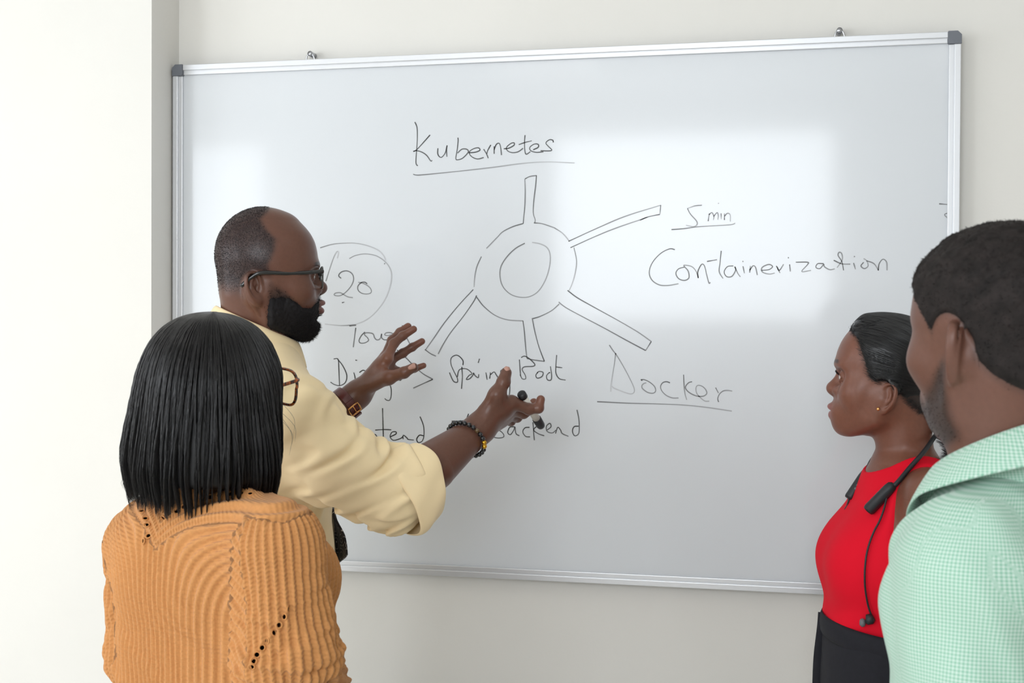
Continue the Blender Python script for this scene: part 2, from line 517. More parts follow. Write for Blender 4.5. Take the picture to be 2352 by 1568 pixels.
# handwriting: strokes traced on the board, given in zoomed crops (origin x, origin y, scale)
M['ink'] = mat('marker_ink', (0.1, 0.1, 0.1), rough=0.45, attr='Col')
CA, CB, CC, CD, CE, CF, CG = (900, 250, 4.48), (1300, 420, 2.94), (950, 480, 3.856), (730, 540, 5.6), (730, 780, 3.856), (1340, 770, 5.88), (2080, 40, 3.015)
def dot(x, y, r=4): return [(x - r * .4, y - r), (x + r * .4, y + r)]
WRITING = [
 ('heading_word', CA, 0.30, [[(237,135),(258,190),(262,290),(255,420),(247,540),(255,575),(267,585)], [(393,268),(320,350),(255,420),(220,438)], [(220,438),(255,430),(310,445),(360,480),(400,535),(415,528)],
   [(473,405),(472,460),(490,492),(515,495),(550,450),(568,375)], [(568,375),(563,430),(566,492)], [(680,296),(682,330),(672,420),(658,510),(680,523),(730,505),(785,445),(770,415),(720,415),(675,455)],
   [(790,452),(860,445),(905,425),(890,400),(840,410),(795,445),(820,490),(880,515),(945,500)], [(945,415),(975,465),(992,508)], [(1018,370),(985,430),(978,460)], [(1052,385),(1052,462)], [(1052,420),(1075,365),(1105,355),(1120,400),(1128,475)],
   [(1152,410),(1200,405),(1255,375),(1258,350),(1225,355),(1180,395),(1190,430),(1240,450),(1300,440),(1350,405)], [(1370,270),(1365,350),(1370,440),(1385,466),(1425,440)], [(1305,368),(1370,345),(1440,328)],
   [(1455,420),(1505,395),(1505,365),(1465,362),(1420,395),(1430,430),(1490,447),(1560,440)], [(1662,345),(1655,322),(1620,318),(1585,350),(1610,385),(1645,420),(1620,432),(1530,430)]]),
 ('heading_underline', CA, 0.42, [[(220,672),(250,680),(330,677),(700,640)], ]),
 ('heading_underline', CA, 0.62, [[(700,640),(1050,600),(1350,560),(1600,545),(1880,556)]]),
 ('wheel_spoke', CA, 0.42, [[(1352,1180),(1358,1100),(1368,1000),(1372,850),(1368,720)], [(1370,720),(1420,695),(1490,685)], [(1488,685),(1478,800),(1460,950),(1455,1070),(1475,1140),(1470,1170)]]),
 ('wheel_rim', CC, 0.50, [[(970,128),(880,155),(790,200),(740,250),(645,348)], [(600,420),(560,510),(540,610),(535,690)], [(1065,122),(1140,130),(1245,165)], [(558,780),(620,860),(720,940),(830,980),(970,990)], [(1055,970),(1120,950),(1220,900),(1290,840)]]),
 ('wheel_rim', CC, 0.68, [[(1245,165),(1320,215),(1380,285)], [(1420,340),(1443,460),(1430,570),(1400,670),(1375,722)]]),
 ('wheel_hub', CC, 0.58, [[(985,302),(900,350),(820,430),(770,520),(768,620),(800,700),(870,760),(960,782),(1040,770),(1110,720),(1170,620),(1205,500),(1208,400),(1180,340),(1120,308),(1050,295)]]),
 ('wheel_spoke', CB, 0.55, [[(17,394),(200,310),(400,225),(640,150)], [(640,150),(634,210)], [(634,212),(550,230),(500,252)], [(30,437),(200,360),(350,300),(550,232)]]),
 ('wheel_spoke', CC, 0.50, [[(1363,720),(1450,785),(1600,870),(1800,980),(1980,1085),(2105,1172)], [(2105,1172),(2055,1252)], [(2055,1252),(1900,1170),(1700,1060),(1500,955),(1370,885),(1310,845),(1285,822)]]),
 ('wheel_spoke', CC, 0.38, [[(968,988),(980,1080),(992,1220),(1003,1320)], [(1003,1322),(1060,1335),(1158,1348)], [(1158,1348),(1110,1220),(1075,1090),(1050,965)]]),
 ('wheel_spoke', CC, 0.42, [[(528,712),(400,850),(270,1010),(180,1140),(105,1245)], [(100,1243),(150,1280),(198,1302)], [(558,765),(530,820),(440,950),(330,1090),(260,1200),(217,1283)]]),
 ('time_note', CB, 0.60, [[(918,150),(870,155),(820,172)], [(820,172),(840,210),(880,255),(885,280),(860,295),(810,285)], [(960,258),(968,205)], [(965,215),(985,200),(998,225),(995,250)], [(998,225),(1020,200),(1028,220),(1025,248)], [(1047,205),(1048,245)], dot(1030,138,3),
   [(1070,250),(1070,205)], [(1070,225),(1090,205),(1108,215),(1110,260)], [(712,315),(800,308),(900,295),(1100,283),(1143,272)]]),
 ('long_word', CB, 0.50, [[(735,450),(700,445),(640,475),(585,535),(562,600),(580,655),(630,688),(690,692),(760,680)], [(800,568),(760,580),(742,610),(760,645),(800,658),(830,640),(825,595),(800,565),(800,555),(850,565),(880,600),(893,642)],
   [(893,642),(890,600),(915,550),(935,560),(950,620),(965,675),(975,670)], [(1048,458),(1040,540),(1035,600),(1060,645)], [(952,530),(1020,518)], [(1130,560),(1090,565),(1068,600),(1085,632),(1120,630),(1145,590),(1140,565),(1160,610),(1178,634)],
   [(1195,562),(1205,610)], dot(1195,530), [(1240,605),(1245,560)], [(1240,590),(1262,560),(1280,570),(1292,622)], [(1320,590),(1370,585),(1395,565),(1370,550),(1325,570),(1325,600),(1370,615),(1410,608)], [(1425,565),(1445,608)], [(1420,560),(1440,590),(1470,548)],
   [(1510,550),(1515,598)], dot(1502,505), [(1552,535),(1630,535),(1632,550),(1592,598),(1655,590)], [(1740,545),(1700,545),(1688,570),(1715,578),(1740,550),(1745,565),(1780,585),(1815,580)],
   [(1875,590),(1862,530),(1838,490),(1845,468),(1862,478),(1865,520),(1830,572)], [(1808,522),(1860,545),(1920,548)], [(1942,540),(1955,583)], dot(1948,497), [(2010,535),(1992,560),(2015,578),(2040,560),(2030,525),(2010,510)], [(2030,525),(2080,545),(2110,590)], [(2108,590),(2115,545),(2140,515),(2165,535),(2168,590)]]),
 ('number_circle', CD, 0.66, [[(30,162),(180,118),(320,103),(480,103),(640,135),(780,195),(850,270),(870,325)], [(405,300),(480,262),(600,240),(720,255),(800,290),(870,345),(930,430),(948,530),(930,650),(880,790),(800,920),(700,1030),(600,1100),(490,1145)], [(490,1150),(300,1162),(90,1142)],
   [(103,590),(140,470),(190,320),(225,240),(250,208),(265,225),(250,298)]]),
 ('digit', CD, 0.50, [[(300,555),(268,520),(300,475),(370,458),(435,490),(460,555),(440,630),(390,700),(330,755),(270,780),(212,770),(225,745),(290,740),(350,775),(395,795),(450,803)]]),
 ('digit', CD, 0.50, [[(635,625),(600,603),(555,612),(515,655),(520,710),(570,748),(640,755),(685,735),(680,690),(640,650),(580,618),(520,605)]]),
 ('stray_mark', CD, 0.45, [[(310,868),(340,860)]]), ('stray_mark', CD, 0.5, [[(853,372),(866,358)]]),
 ('short_word', CD, 0.42, [[(405,1166),(490,1160)], [(487,1190),(478,1260),(465,1360),(455,1440)], [(605,1245),(560,1290),(530,1350),(545,1385),(600,1385),(650,1355),(640,1320),(600,1280),(610,1258),(660,1255),(710,1270),(730,1320),(760,1345),(800,1330),(820,1265)],
   [(820,1270),(822,1320),(860,1345),(920,1335),(960,1310),(980,1280),(940,1255),(880,1255),(860,1280),(900,1290),(985,1275),(1000,1340),(970,1400)], [(1088,1158),(1070,1300),(1060,1380)], [(1070,1330),(1130,1310),(1190,1410)]]),
 ('framework_word', CE, 0.20, [[(140,170),(178,172),(185,250),(192,405)], [(175,172),(220,230),(255,310),(245,375),(200,405),(150,398),(112,375)], [(318,290),(330,340),(325,400)], [(332,180),(348,183)], [(368,290),(400,270),(425,285),(395,310),(385,340),(410,340),(430,300)],
   [(460,290),(465,340)], [(462,310),(490,285),(510,340)], [(600,320),(560,310),(550,350),(590,360),(620,320),(640,400),(650,445),(648,500),(635,535),(610,535),(592,520)], [(710,350),(690,320),(720,305),(745,330),(745,345),(730,360),(710,350)]]),
 ('greater_sign', CE, 0.40, [[(700,90),(780,160),(850,230),(930,300),(1018,350)], [(1018,350),(940,385),(845,428)]]),
 ('framework_word', CE, 0.28, [[(1285,225),(1285,185),(1250,145),(1215,138),(1180,165),(1180,220),(1210,290),(1235,340),(1235,375),(1200,365),(1165,290)], [(1275,240),(1280,330),(1272,435)], [(1235,330),(1250,270),(1290,255),(1330,265),(1365,300),(1340,315),(1315,350),(1345,345),(1375,310),(1378,295),(1395,320),(1420,335),(1425,305)],
   [(1488,290),(1500,355)], [(1432,168),(1420,205)], [(1522,345),(1528,290)], [(1528,310),(1560,285),(1580,310),(1605,350)], [(1665,275),(1645,265),(1620,275),(1625,310),(1660,300),(1690,340),(1700,390),(1698,470),(1690,495),(1668,500)],
   [(1785,175),(1790,250),(1795,320)], [(1800,158),(1830,145),(1870,165),(1920,215),(1905,235),(1830,240),(1810,265),(1835,310),(1840,345),(1810,345),(1792,310)], [(1950,285),(1930,315),(1945,340),(1985,325),(1995,290),(1960,280),(1940,295)],
   [(2055,295),(2050,290),(2025,320),(2035,355),(2065,355),(2070,310),(2060,235)], [(2115,135),(2108,240),(2110,300),(2140,345),(2195,357)], [(2105,240),(2165,248)]]),
 ('side_word', CE, 0.18, [[(215,720),(210,900)], [(200,730),(300,715)], [(205,810),(270,800)], [(340,835),(375,810),(430,800),(450,820),(445,860),(430,890)], [(440,892),(455,870),(472,840),(510,840),(530,870),(565,908)],
   [(573,605),(575,700),(580,875)], [(508,800),(580,795),(650,797)], [(640,860),(690,835),(690,815),(655,820),(640,860),(670,890),(730,875),(755,855)], [(755,880),(757,845),(790,870),(800,882),(850,888)], [(935,850),(900,845),(875,880),(890,910),(925,895),(940,840),(935,760),(905,680)]]),
 ('joining_word', CE, 0.24, [[(1335,655),(1310,720),(1270,810)], [(1185,722),(1260,718),(1345,715)], [(1200,800),(1235,835)], [(1400,790),(1370,800),(1365,840),(1395,850),(1415,820),(1400,790)]]),
 ('side_word', CE, 0.32, [[(1520,700),(1525,780),(1530,860)], [(1520,705),(1590,720),(1580,770),(1540,790),(1600,800),(1640,830),(1645,860),(1600,870),(1545,860)], [(1740,770),(1700,775),(1682,820),(1705,840),(1735,800),(1745,770),(1755,830),(1785,850)],
   [(1875,775),(1835,780),(1815,815),(1840,855),(1880,860)], [(1905,730),(1912,830),(1918,890)], [(1965,745),(1912,795),(1950,830),(2005,850)], [(2030,800),(2065,770),(2055,740),(2025,765),(2030,810),(2075,825),(2110,800)],
   [(2105,830),(2125,775),(2150,800),(2165,830),(2220,855)], [(2310,765),(2270,770),(2255,810),(2275,850),(2310,830),(2315,760),(2310,690),(2295,620)]]),
 ('faint_letter', CF, 0.66, [[(350,130),(400,205),(450,270),(540,420),(620,570),(680,700),(685,765),(640,790),(560,770),(420,715),(385,685)], [(435,240),(420,370),(395,520),(372,680),(370,760)]]),
 ('tool_word', CF, 0.50, [[(795,610),(780,598),(830,600),(900,635),(960,690),(975,750),(940,780),(870,770),(800,720),(790,680),(815,650),(850,640)], [(1170,640),(1120,625),(1070,640),(1042,690),(1060,750),(1120,810),(1200,843),(1285,845)], [(1353,530),(1358,650),(1370,780),(1395,870)],
   [(1468,625),(1420,640),(1378,695),(1400,745),(1460,790),(1540,820),(1620,820),(1665,785),(1650,730),(1600,685),(1545,675),(1520,710),(1530,780),(1580,840),(1640,885),(1700,888)], [(1785,705),(1825,780)], [(1825,900),(1815,850),(1840,790),(1890,750),(1950,743),(2010,752)]]),
 ('tool_underline', CF, 0.55, [[(185,895),(300,900),(600,915),(1000,925),(1350,940),(1650,970),(2005,1022)]]),
 ('stray_mark', CG, 0.55, [[(232,1290),(270,1293),(315,1297)], [(310,1350),(270,1365),(305,1400)], dot(310,1445)]),
 ('stray_mark', (700, 1150, 3.92), 0.30, [[(730,612),(800,606),(870,605),(960,608),(1010,618)], [(850,606),(870,612),(888,606)]]),
 ('stray_mark', (700, 1150, 3.92), 0.30, [dot(1567,663,3)]),
 ('stray_mark', (380, 60, 3.563), 0.45, [[(1510,318),(1560,322),(1640,315)]]),
]
for nm, (ox, oy, sc), dark, strokes in WRITING:
    V, F, Cc = [], [], []
    for si, st in enumerate(strokes):
        q = catmull([(ox + x / sc, oy + y / sc) for x, y in st], 6)
        w = np.array([P(u, v, 0.0035) for u, v in q])
        T = np.gradient(w, axis=0); T /= np.linalg.norm(T, axis=1, keepdims=True) + 1e-9
        N = np.stack([-T[:, 2], np.zeros(len(T)), T[:, 0]], 1)
        t = np.linspace(0, 1, len(w)); rr = random.random()
        width = 0.00112 * (1.0 + 0.15 * np.sin(t * 7 + rr * 6))
        lv = np.clip(dark * 1.12 * (0.75 + 0.45 * t) + 0.08 * (rr - .5), 0.05, 0.8)
        b = len(V); k = len(w)
        V += list(w + N * width[:, None]) + list(w - N * width[:, None])
        Cc += [srgb(*(255 * l * np.array((0.97, 0.98, 1.0)))) for l in lv] * 2
        F += [(b + i, b + i + 1, b + k + i + 1, b + k + i) for i in range(k - 1)]
    V = np.array(V); V[:, 1] = 0.0035
    np_mesh(nm, V, np.array(F), M['ink'], board, smooth=False, attrs={'Col': np.array(Cc)})
# ------------------------------------------------------------------ people: heads
def rotz(a):
    c, s = math.cos(a), math.sin(a); return np.array([[c, -s, 0], [s, c, 0], [0, 0, 1]])
def rotx(a):
    c, s = math.cos(a), math.sin(a); return np.array([[1, 0, 0], [0, c, -s], [0, s, c]])
def roty(a):
    c, s = math.cos(a), math.sin(a); return np.array([[c, 0, s], [0, 1, 0], [-s, 0, c]])

class Frame:
    """local axes x right, y forward, z up; az = heading measured from world +x, pitch up positive, roll to the right positive"""
    def __init__(s, o, az, pitch=0.0, roll=0.0, scale=1.0):
        s.o = np.asarray(o, float); s.s = scale
        s.R = rotz(math.radians(az - 90)) @ rotx(math.radians(pitch)) @ roty(math.radians(roll))
    def loc(s, p): return ((p - s.o.astype(np.float32)) @ s.R.astype(np.float32)) / s.s
    def wld(s, q): return np.asarray(q, float) @ s.R.T * s.s + s.o
    def dirw(s, q): return np.asarray(q, float) @ s.R.T
    def mtx(s):
        m = Matrix.Identity(4)
        for i in range(3):
            for j in range(3): m[i][j] = s.R[i, j] * s.s
            m[i][3] = s.o[i]
        return m

def make_head(H):
    """implicit head in local coordinates (metres); H holds the landmark heights and fullness"""
    ze, zb, zn, zs, zm, zc = (H[k] for k in ('eye', 'brow', 'tip', 'base', 'mouth', 'chin'))
    face = Loft([(z, 0, H.get('cy', .03), w, yf - H.get('cy', .03), H.get('cy', .03) + yb) for z, w, yf, yb in H['face']], az=math.pi / 2, power=H.get('pow', 2.25), kcap=.05)
    yf = lambda z: float(np.interp(z, face.z, face.t[:, 3])) + H.get('cy', .03)
    nl = H.get('nose', 1.0); nw = H.get('nose_w', 1.0); ytip = H['ytip']; lp = H.get('lips', 1.0); ylip = H['ylip']
    ex = H.get('eye_x', .031); ye = yf(ze) - H.get('eye_in', .010)
    ec = H['ear']; es = H.get('ear_s', 1.0)
    ca, sa = math.cos(math.radians(H.get('ear_out', 28))), math.sin(math.radians(H.get('ear_out', 28)))
    tl = math.radians(H.get('ear_tilt', 10))
    # ear axes: back, up, outward normal (right side, x > 0)
    eb = np.array([sa, -ca * math.cos(tl), -math.sin(tl) * ca]); eu = np.array([0, -math.sin(tl), math.cos(tl)])
    eu = eu - eb * (eu @ eb); eu /= np.linalg.norm(eu); en = np.cross(eu, eb); en = en if en[0] > 0 else -en
    EM = np.stack([eb, eu, en], 1).astype(np.float32)
    helix = catmull([(-.011, -.004, .001), (-.010, .010, .004), (-.004, .024, .005), (.008, .030, .005), (.019, .024, .005), (.0225, .010, .005), (.020, -.006, .004), (.014, -.018, .003), (.006, -.027, .002)], 4) * es
    anti = catmull([(.006, .018, .002), (.011, .008, .004), (.010, -.004, .004), (.004, -.013, .004)], 4) * es

    def f(p):
        a = p.copy(); a[:, 0] = np.abs(a[:, 0])           # both halves alike
        d = ell(p, H['cran'][0], H['cran'][1])
        if 'cran2' in H: d = smin(d, ell(p, *H['cran2']), .02)
        d = smin(d, face(p), H.get('kface', .03))
        # cheek bones, jaw, chin, brow
        d = smin(d, ell(a, (H.get('ck_x', .042), yf(zs) - .030, ze - .028), (.024, .026, .020 * H.get('cheek', 1))), .03)
        d = smin(d, chain(a, [(.058, H['jaw_y'], zm + .022), (.050, H['jaw_y'] + .012, zc + .034), (.020, yf(zc + .012) - .018, zc + .016)], [.012, .014, .015]), .028)
        d = smin(d, ell(p, (0, yf(zc + .015) - .010 + H.get('chin_y', 0), zc + .016), (.022, .015, .016)), .02)
        d = smin(d, ell(a, (.026, yf(zb) - .012, zb), (.026, .014, .0085), rotz(-.35)), .014)
        # eye sockets, lids
        d = smax(d, -ell(a, (ex + .002, yf(ze) + .004, ze + .001), (.021, .015, .0125)), .014)
        lid = np.sqrt(((a - V3(ex, ye, ze)) ** 2).sum(1)) - .0138
        lid = smax(lid, -ell(a, (ex, ye + .013, ze + H.get('gaze', 0)), (.0108, .010, H.get('open', .0048))), .0012)
        d = smin(d, lid, .005)
        d = smax(d, -(np.sqrt(((a - V3(ex, ye, ze)) ** 2).sum(1)) - .0119), .0006) if H.get('eyes', True) else d
        # nose
        n = cone(p, (0, yf(ze) - .002, ze + .008), (0, ytip - .0125, zn + .002), .0075, .0100 * nw)
        n = smin(n, ell(p, (0, ytip - .0125, zn), (.0125 * nw, .0125, .0105)), .008)
        n = smin(n, ell(a, (.0135 * nw, ytip - .024, zs + .008), (.0098 * nw, .0125, .0085)), .006)
        n = smax(n, -ell(a, (.0072 * nw, ytip - .019, zs + .001), (.0042, .0065, .005)), .003)
        d = smin(d, n, .012)
        # mouth
        d = smin(d, ell(p, (0, ylip - H.get('muz', .024), zm), (.036, .020, .022)), .02)
        up = smin(ell(a, (.0085, ylip - .0085, zm + .0060 * lp), (.0125, .0085, .0052 * lp), rotz(-.25)), ell(a, (.018, ylip - .014, zm + .003), (.009, .006, .0035), rotz(-.5)), .006)
        lo = smin(ell(p, (0, ylip - .0095, zm - .0068 * lp), (.0165, .0085, .0062 * lp)), ell(a, (.015, ylip - .014, zm - .003), (.010, .006, .004), rotz(-.5)), .006)
        d = smin(d, up, .004); d = smin(d, lo, .004)
        d = smax(d, -ell(a, (0, ylip + .000, zm), (.026, .0125, .0011)), .003)
        # ear
        q = (a - np.asarray(ec, np.float32)) @ EM
        e = ell(q, V3(.004, .001, -.005) * es, V3(.0195, .0295, .0040) * es)
        e = smin(e, ell(q, V3(.002, -.002, -.014) * es, V3(.013, .021, .009) * es), .008)
        e = smin(e, ell(q, V3(.001, -.0255, .000) * es, V3(.0085, .009, .0042) * es), .006)
        e = smin(e, chain(q, helix - V3(0, 0, .0042) * es, np.full(len(helix), .0034 * es)), .003)
        e = smin(e, chain(q, helix, np.full(len(helix), .0029 * es)), .002)
        e = smin(e, chain(q, anti - V3(0, 0, .003) * es, np.full(len(anti), .0034 * es)), .003)
        e = smax(e, -ell(q, V3(-.0025, -.005, .001) * es, V3(.0080, .0110, .0080) * es), .003)
        e = smin(e, ell(q, V3(-.012, -.006, .002) * es, V3(.0038, .0065, .0042) * es), .003)
        d = smin(d, e, .003)
        return d
    f.ex, f.ye, f.ze, f.yf = ex, ye, ze, yf
    f.ear = (np.asarray(ec), EM)
    return f

def smooth01(x, a, b):
    t = np.clip((x - a) / (b - a), 0, 1); return t * t * (3 - 2 * t)

def noise3(p, seed, scale, n=5):
    return folds(p, seed, scale, n, warp=0.6)

def vnormals(V, Q):
    a = V[Q[:, 2]] - V[Q[:, 0]]; b = V[Q[:, 3]] - V[Q[:, 1]] if Q.shape[1] == 4 else V[Q[:, 2]] - V[Q[:, 1]]
    n = np.cross(a, b); N = np.zeros_like(V)
    for i in range(Q.shape[1]): np.add.at(N, Q[:, i], n)
    return N / (np.linalg.norm(N, axis=1, keepdims=True) + 1e-12)

def sample_surface(V, Q, n, rng, w=None):
    a = np.linalg.norm(np.cross(V[Q[:, 2]] - V[Q[:, 0]], V[Q[:, 3]] - V[Q[:, 1]]), axis=1)
    if w is not None: a = a * w[Q].mean(1)
    i = rng.choice(len(Q), n, p=a / a.sum())
    s, t = rng.random((2, n, 1))
    return (V[Q[i, 0]] * (1 - s) + V[Q[i, 1]] * s) * (1 - t) + (V[Q[i, 3]] * (1 - s) + V[Q[i, 2]] * s) * t, i

M['eye'] = mat('eye', (0.8, 0.78, 0.74), rough=0.15, attr='Col', coat=0.5)
def make_eyes(person, fr, hd, look=(0, 1, 0)):
    for sx in (1, -1):
        c = fr.wld((sx * hd.ex, hd.ye, hd.ze)); lk = fr.dirw(np.asarray(look, float) / np.linalg.norm(look))
        V, F = [], []
        n, m = 24, 16
        up = fr.dirw((0, 0, 1)); a = np.cross(lk, up); a /= np.linalg.norm(a); b = np.cross(a, lk)
        for i in range(m + 1):
            th = math.pi * i / m
            for j in range(n):
                ph = 2 * math.pi * j / n
                V.append(c + .0118 * fr.s * (lk * math.cos(th) + (a * math.cos(ph) + b * math.sin(ph)) * math.sin(th)))
        for i in range(m):
            for j in range(n): F.append((i * n + j, i * n + (j + 1) % n, (i + 1) * n + (j + 1) % n, (i + 1) * n + j))
        V = np.array(V); th = np.repeat(np.arange(m + 1) * math.pi / m, n)
        Cc = np.where((th < .22)[:, None], (0.004, 0.004, 0.004), np.where((th < .52)[:, None], (0.035, 0.016, 0.009), (0.62, 0.56, 0.50)))
        np_mesh('eye', V, np.array(F), M['eye'], person, attrs={'Col': Cc})


# ------------------------------------------------------------------ people: shared pieces
def lens_mat():
    m = bpy.data.materials.new('spectacle_lens'); m.use_nodes = True; nt = m.node_tree; nt.nodes.clear()
    o = nt.nodes.new('ShaderNodeOutputMaterial'); t = nt.nodes.new('ShaderNodeBsdfTransparent'); g = nt.nodes.new('ShaderNodeBsdfGlossy')
    t.inputs['Color'].default_value = (.96, .97, .96, 1); g.inputs['Roughness'].default_value = .02
    f = nt.nodes.new('ShaderNodeFresnel'); f.inputs['IOR'].default_value = 1.25; x = nt.nodes.new('ShaderNodeMixShader')
    nt.links.new(f.outputs[0], x.inputs[0]); nt.links.new(t.outputs[0], x.inputs[1]); nt.links.new(g.outputs[0], x.inputs[2]); nt.links.new(x.outputs[0], o.inputs['Surface'])
    return m
M['lens'] = lens_mat()

def skin_mat(name, rough=0.42): return mat(name, (0.1, 0.06, 0.04), rough=rough, spec=0.45, attr='Col', sub=0.12, noise=(160, 0.05), bump=(420, 0.18, 0.0006))

def hand_field(W, FING, TH, rw=.026, s=1.0, k=.011):
    """W wrist, FING four fingers of four joints (index first), TH thumb of four joints; world points"""
    FING = [np.asarray(x, float) for x in FING]; TH = np.asarray(TH, float); W = np.asarray(W, float)
    ac = FING[0][0] - FING[3][0]; ac /= np.linalg.norm(ac)
    fr_ = [.0105, .0108, .0100, .0088]
    def f(p):
        d = None
        for i, F in enumerate(FING):
            w0 = W + ac * (.013 - .0085 * i) * s
            e = cone(p, w0, F[0], .0155 * s, .0135 * s)
            d = e if d is None else smin(d, e, .016 * s)
        for i in range(3):
            m = (FING[i][0] + FING[i + 1][0]) / 2
            d = smin(d, cone(p, W, m + (W - m) * .12, .013 * s, .0105 * s), .012 * s)
        d = smin(d, chain(p, [W + ac * .012 * s, TH[0], TH[1]], [.014 * s, .0165 * s, .0130 * s]), .018 * s)
        d = smin(d, cone(p, TH[1], FING[0][0] + (W - FING[0][0]) * .25, .011 * s, .010 * s), .016 * s)
        g = None
        for i, F in enumerate(FING):
            r = fr_[i] * s
            e = chain(p, F, [r * 1.05, r * .95, r * .86, r * .74], .003)
            for j in (1, 2): e = smin(e, np.sqrt(((p - F[j].astype(np.float32)) ** 2).sum(1)) - r * (.98 if j == 1 else .89), .004)
            g = e if g is None else np.minimum(g, e)
        d = smin(d, g, .006 * s)
        t = chain(p, TH[1:], [.0130 * s, .0118 * s, .0100 * s], .003)
        t = smin(t, np.sqrt(((p - TH[2].astype(np.float32)) ** 2).sum(1)) - .0120 * s, .004)
        return smin(d, t, .007 * s)
    return f

def nail(tip, base, up, person, m, size=(.0062, .0075)):
    """finger nail lying on the back (direction up) of a finger end"""
    tip = np.asarray(tip, float); ax = tip - np.asarray(base, float); ax /= np.linalg.norm(ax)
    up = np.asarray(up, float); up = up - ax * (up @ ax); up /= np.linalg.norm(up); sd = np.cross(ax, up)
    V, F = [], []
    n, k = 10, 8
    for i in range(k + 1):
        v = -1 + 2 * i / k
        for j in range(n + 1):
            u = -1 + 2 * j / n
            e = math.sqrt(max(0, 1 - max(0, abs(v) - .45) ** 2 / .55 ** 2 * .75))
            a = u * 1.05 * e
            V.append(tip + ax * (v * size[1] + .0005) + sd * math.sin(a) * size[0] + up * ((math.cos(a) - 1) * size[0] + size[2] if len(size) > 2 else (math.cos(a) - 1) * size[0] + .0082) - up * max(0, v) ** 2 * .0012)
    for i in range(k):
        for j in range(n): b = i * (n + 1) + j; F.append((b, b + 1, b + n + 2, b + n + 1))
    o = np_mesh('fingernail', V, np.array(F), m, person)
    s_ = o.modifiers.new('solid', 'SOLIDIFY'); s_.thickness = .0012; s_.offset = -1
    return o

def glasses(name, label, fr, eye_z, y_front, mats, ex=.034, lw=.026, lh=.020, rim=.0019, ear=(.080, -.02, .004), half=.069, shape=3.2, temple=(.0018, .0032), wrap=.10):
    g = empty(name, fr.wld((0, y_front, eye_z)), label, 'glasses')
    fm, tm, lm = mats
    def L(pts): return [fr.wld(q) for q in pts]
    for sx in (1, -1):
        out = []
        for j in range(44):
            t = 2 * math.pi * j / 44; c, s = math.cos(t), math.sin(t)
            k = (abs(c) ** shape + abs(s) ** shape) ** (-1 / shape)
            x = lw * c * k; z = lh * s * k * (1.0 if s > 0 else 1.04)
            X = ex + x * (1.0 + .06 * (s > 0))
            out.append((sx * X, y_front - wrap * max(0, X - .03), eye_z + z + .002))
        MB().tube(L(out), rim, 8, closed=True).build('rim', fm, g)
        V = L(out) + L([(sx * ex, y_front - wrap * .006 + .0005, eye_z + .002)])
        F = [(j, (j + 1) % 44, 44) for j in range(44)]
        np_mesh('lens', V, F, lm, g)
        hx = ex + lw * 1.06; hy = y_front - wrap * (hx - .03)
        tp = catmull([(sx * (hx - .002), hy, eye_z + lh * .62), (sx * (hx + .004), hy - .004, eye_z + lh * .60), (sx * ((hx + ear[0]) / 2 + .006), (hy + ear[1]) / 2, eye_z + lh * .45 * .6 + ear[2] * .4), (sx * (ear[0] + .004), ear[1] + .008, ear[2] + .004), (sx * (ear[0] + .001), ear[1] - .012, ear[2] - .004), (sx * (ear[0] - .002), ear[1] - .032, ear[2] - .022)], 6)
        MB().tube(L(tp), 1.0, 8, flat=(temple[1], temple[0], fr.dirw((0, 0, 1)))).build('temple', tm, g)
    MB().tube(L(catmull([(-(ex - lw + .001), y_front, eye_z + .006), (-.004, y_front + .003, eye_z + .010), (.004, y_front + .003, eye_z + .010), (ex - lw + .001, y_front, eye_z + .006)], 5)), rim * 1.1, 8).build('bridge', fm, g)
    return g

def collar(name, fr, m, parent, stand, fall, gap=14, thick=.0035, n=56, tip=.03, flare=.012):
    """shirt collar; stand(t)->(radius x, radius y, cy, z top, z bottom); t=0 at the nape, 1 at the front; fall(t) -> length of the turned leaf"""
    V, F = [], []
    rows = 9
    ang = np.linspace(-180 + gap, 180 - gap, n)
    for a in ang:
        t = abs(a) / 180.0
        rx, ry, cy, zt, zb = stand(t); fl = fall(t)
        th = math.radians(a - 90)                # zero at the back
        d = np.array((math.cos(th), math.sin(th)))
        pr = []
        for k, (o, z) in enumerate(((0, zb), (0, zt - .004), (thick * .4, zt), (thick * 1.2 + .001, zt + .0008), (thick * 2 + .003, zt - .004), (thick * 2 + .004 + flare * .5, zt - fl * .5), (thick * 2 + .004 + flare, zt - fl), (thick + .003 + flare, zt - fl + .0005), (thick + .003 + flare * .45, zt - fl * .5))):
            pr.append(fr.wld((d[0] * (rx + o), cy + d[1] * (ry + o), z)))
        V += pr
    for i in range(n - 1):
        for k in range(rows - 1): b = i * rows + k; F.append((b, b + 1, b + rows + 1, b + rows))
    o = np_mesh(name, V, np.array(F), m, parent)
    sd = o.modifiers.new('solid', 'SOLIDIFY'); sd.thickness = .0016
    sb = o.modifiers.new('sub', 'SUBSURF'); sb.levels = 1; sb.render_levels = 1
    return o

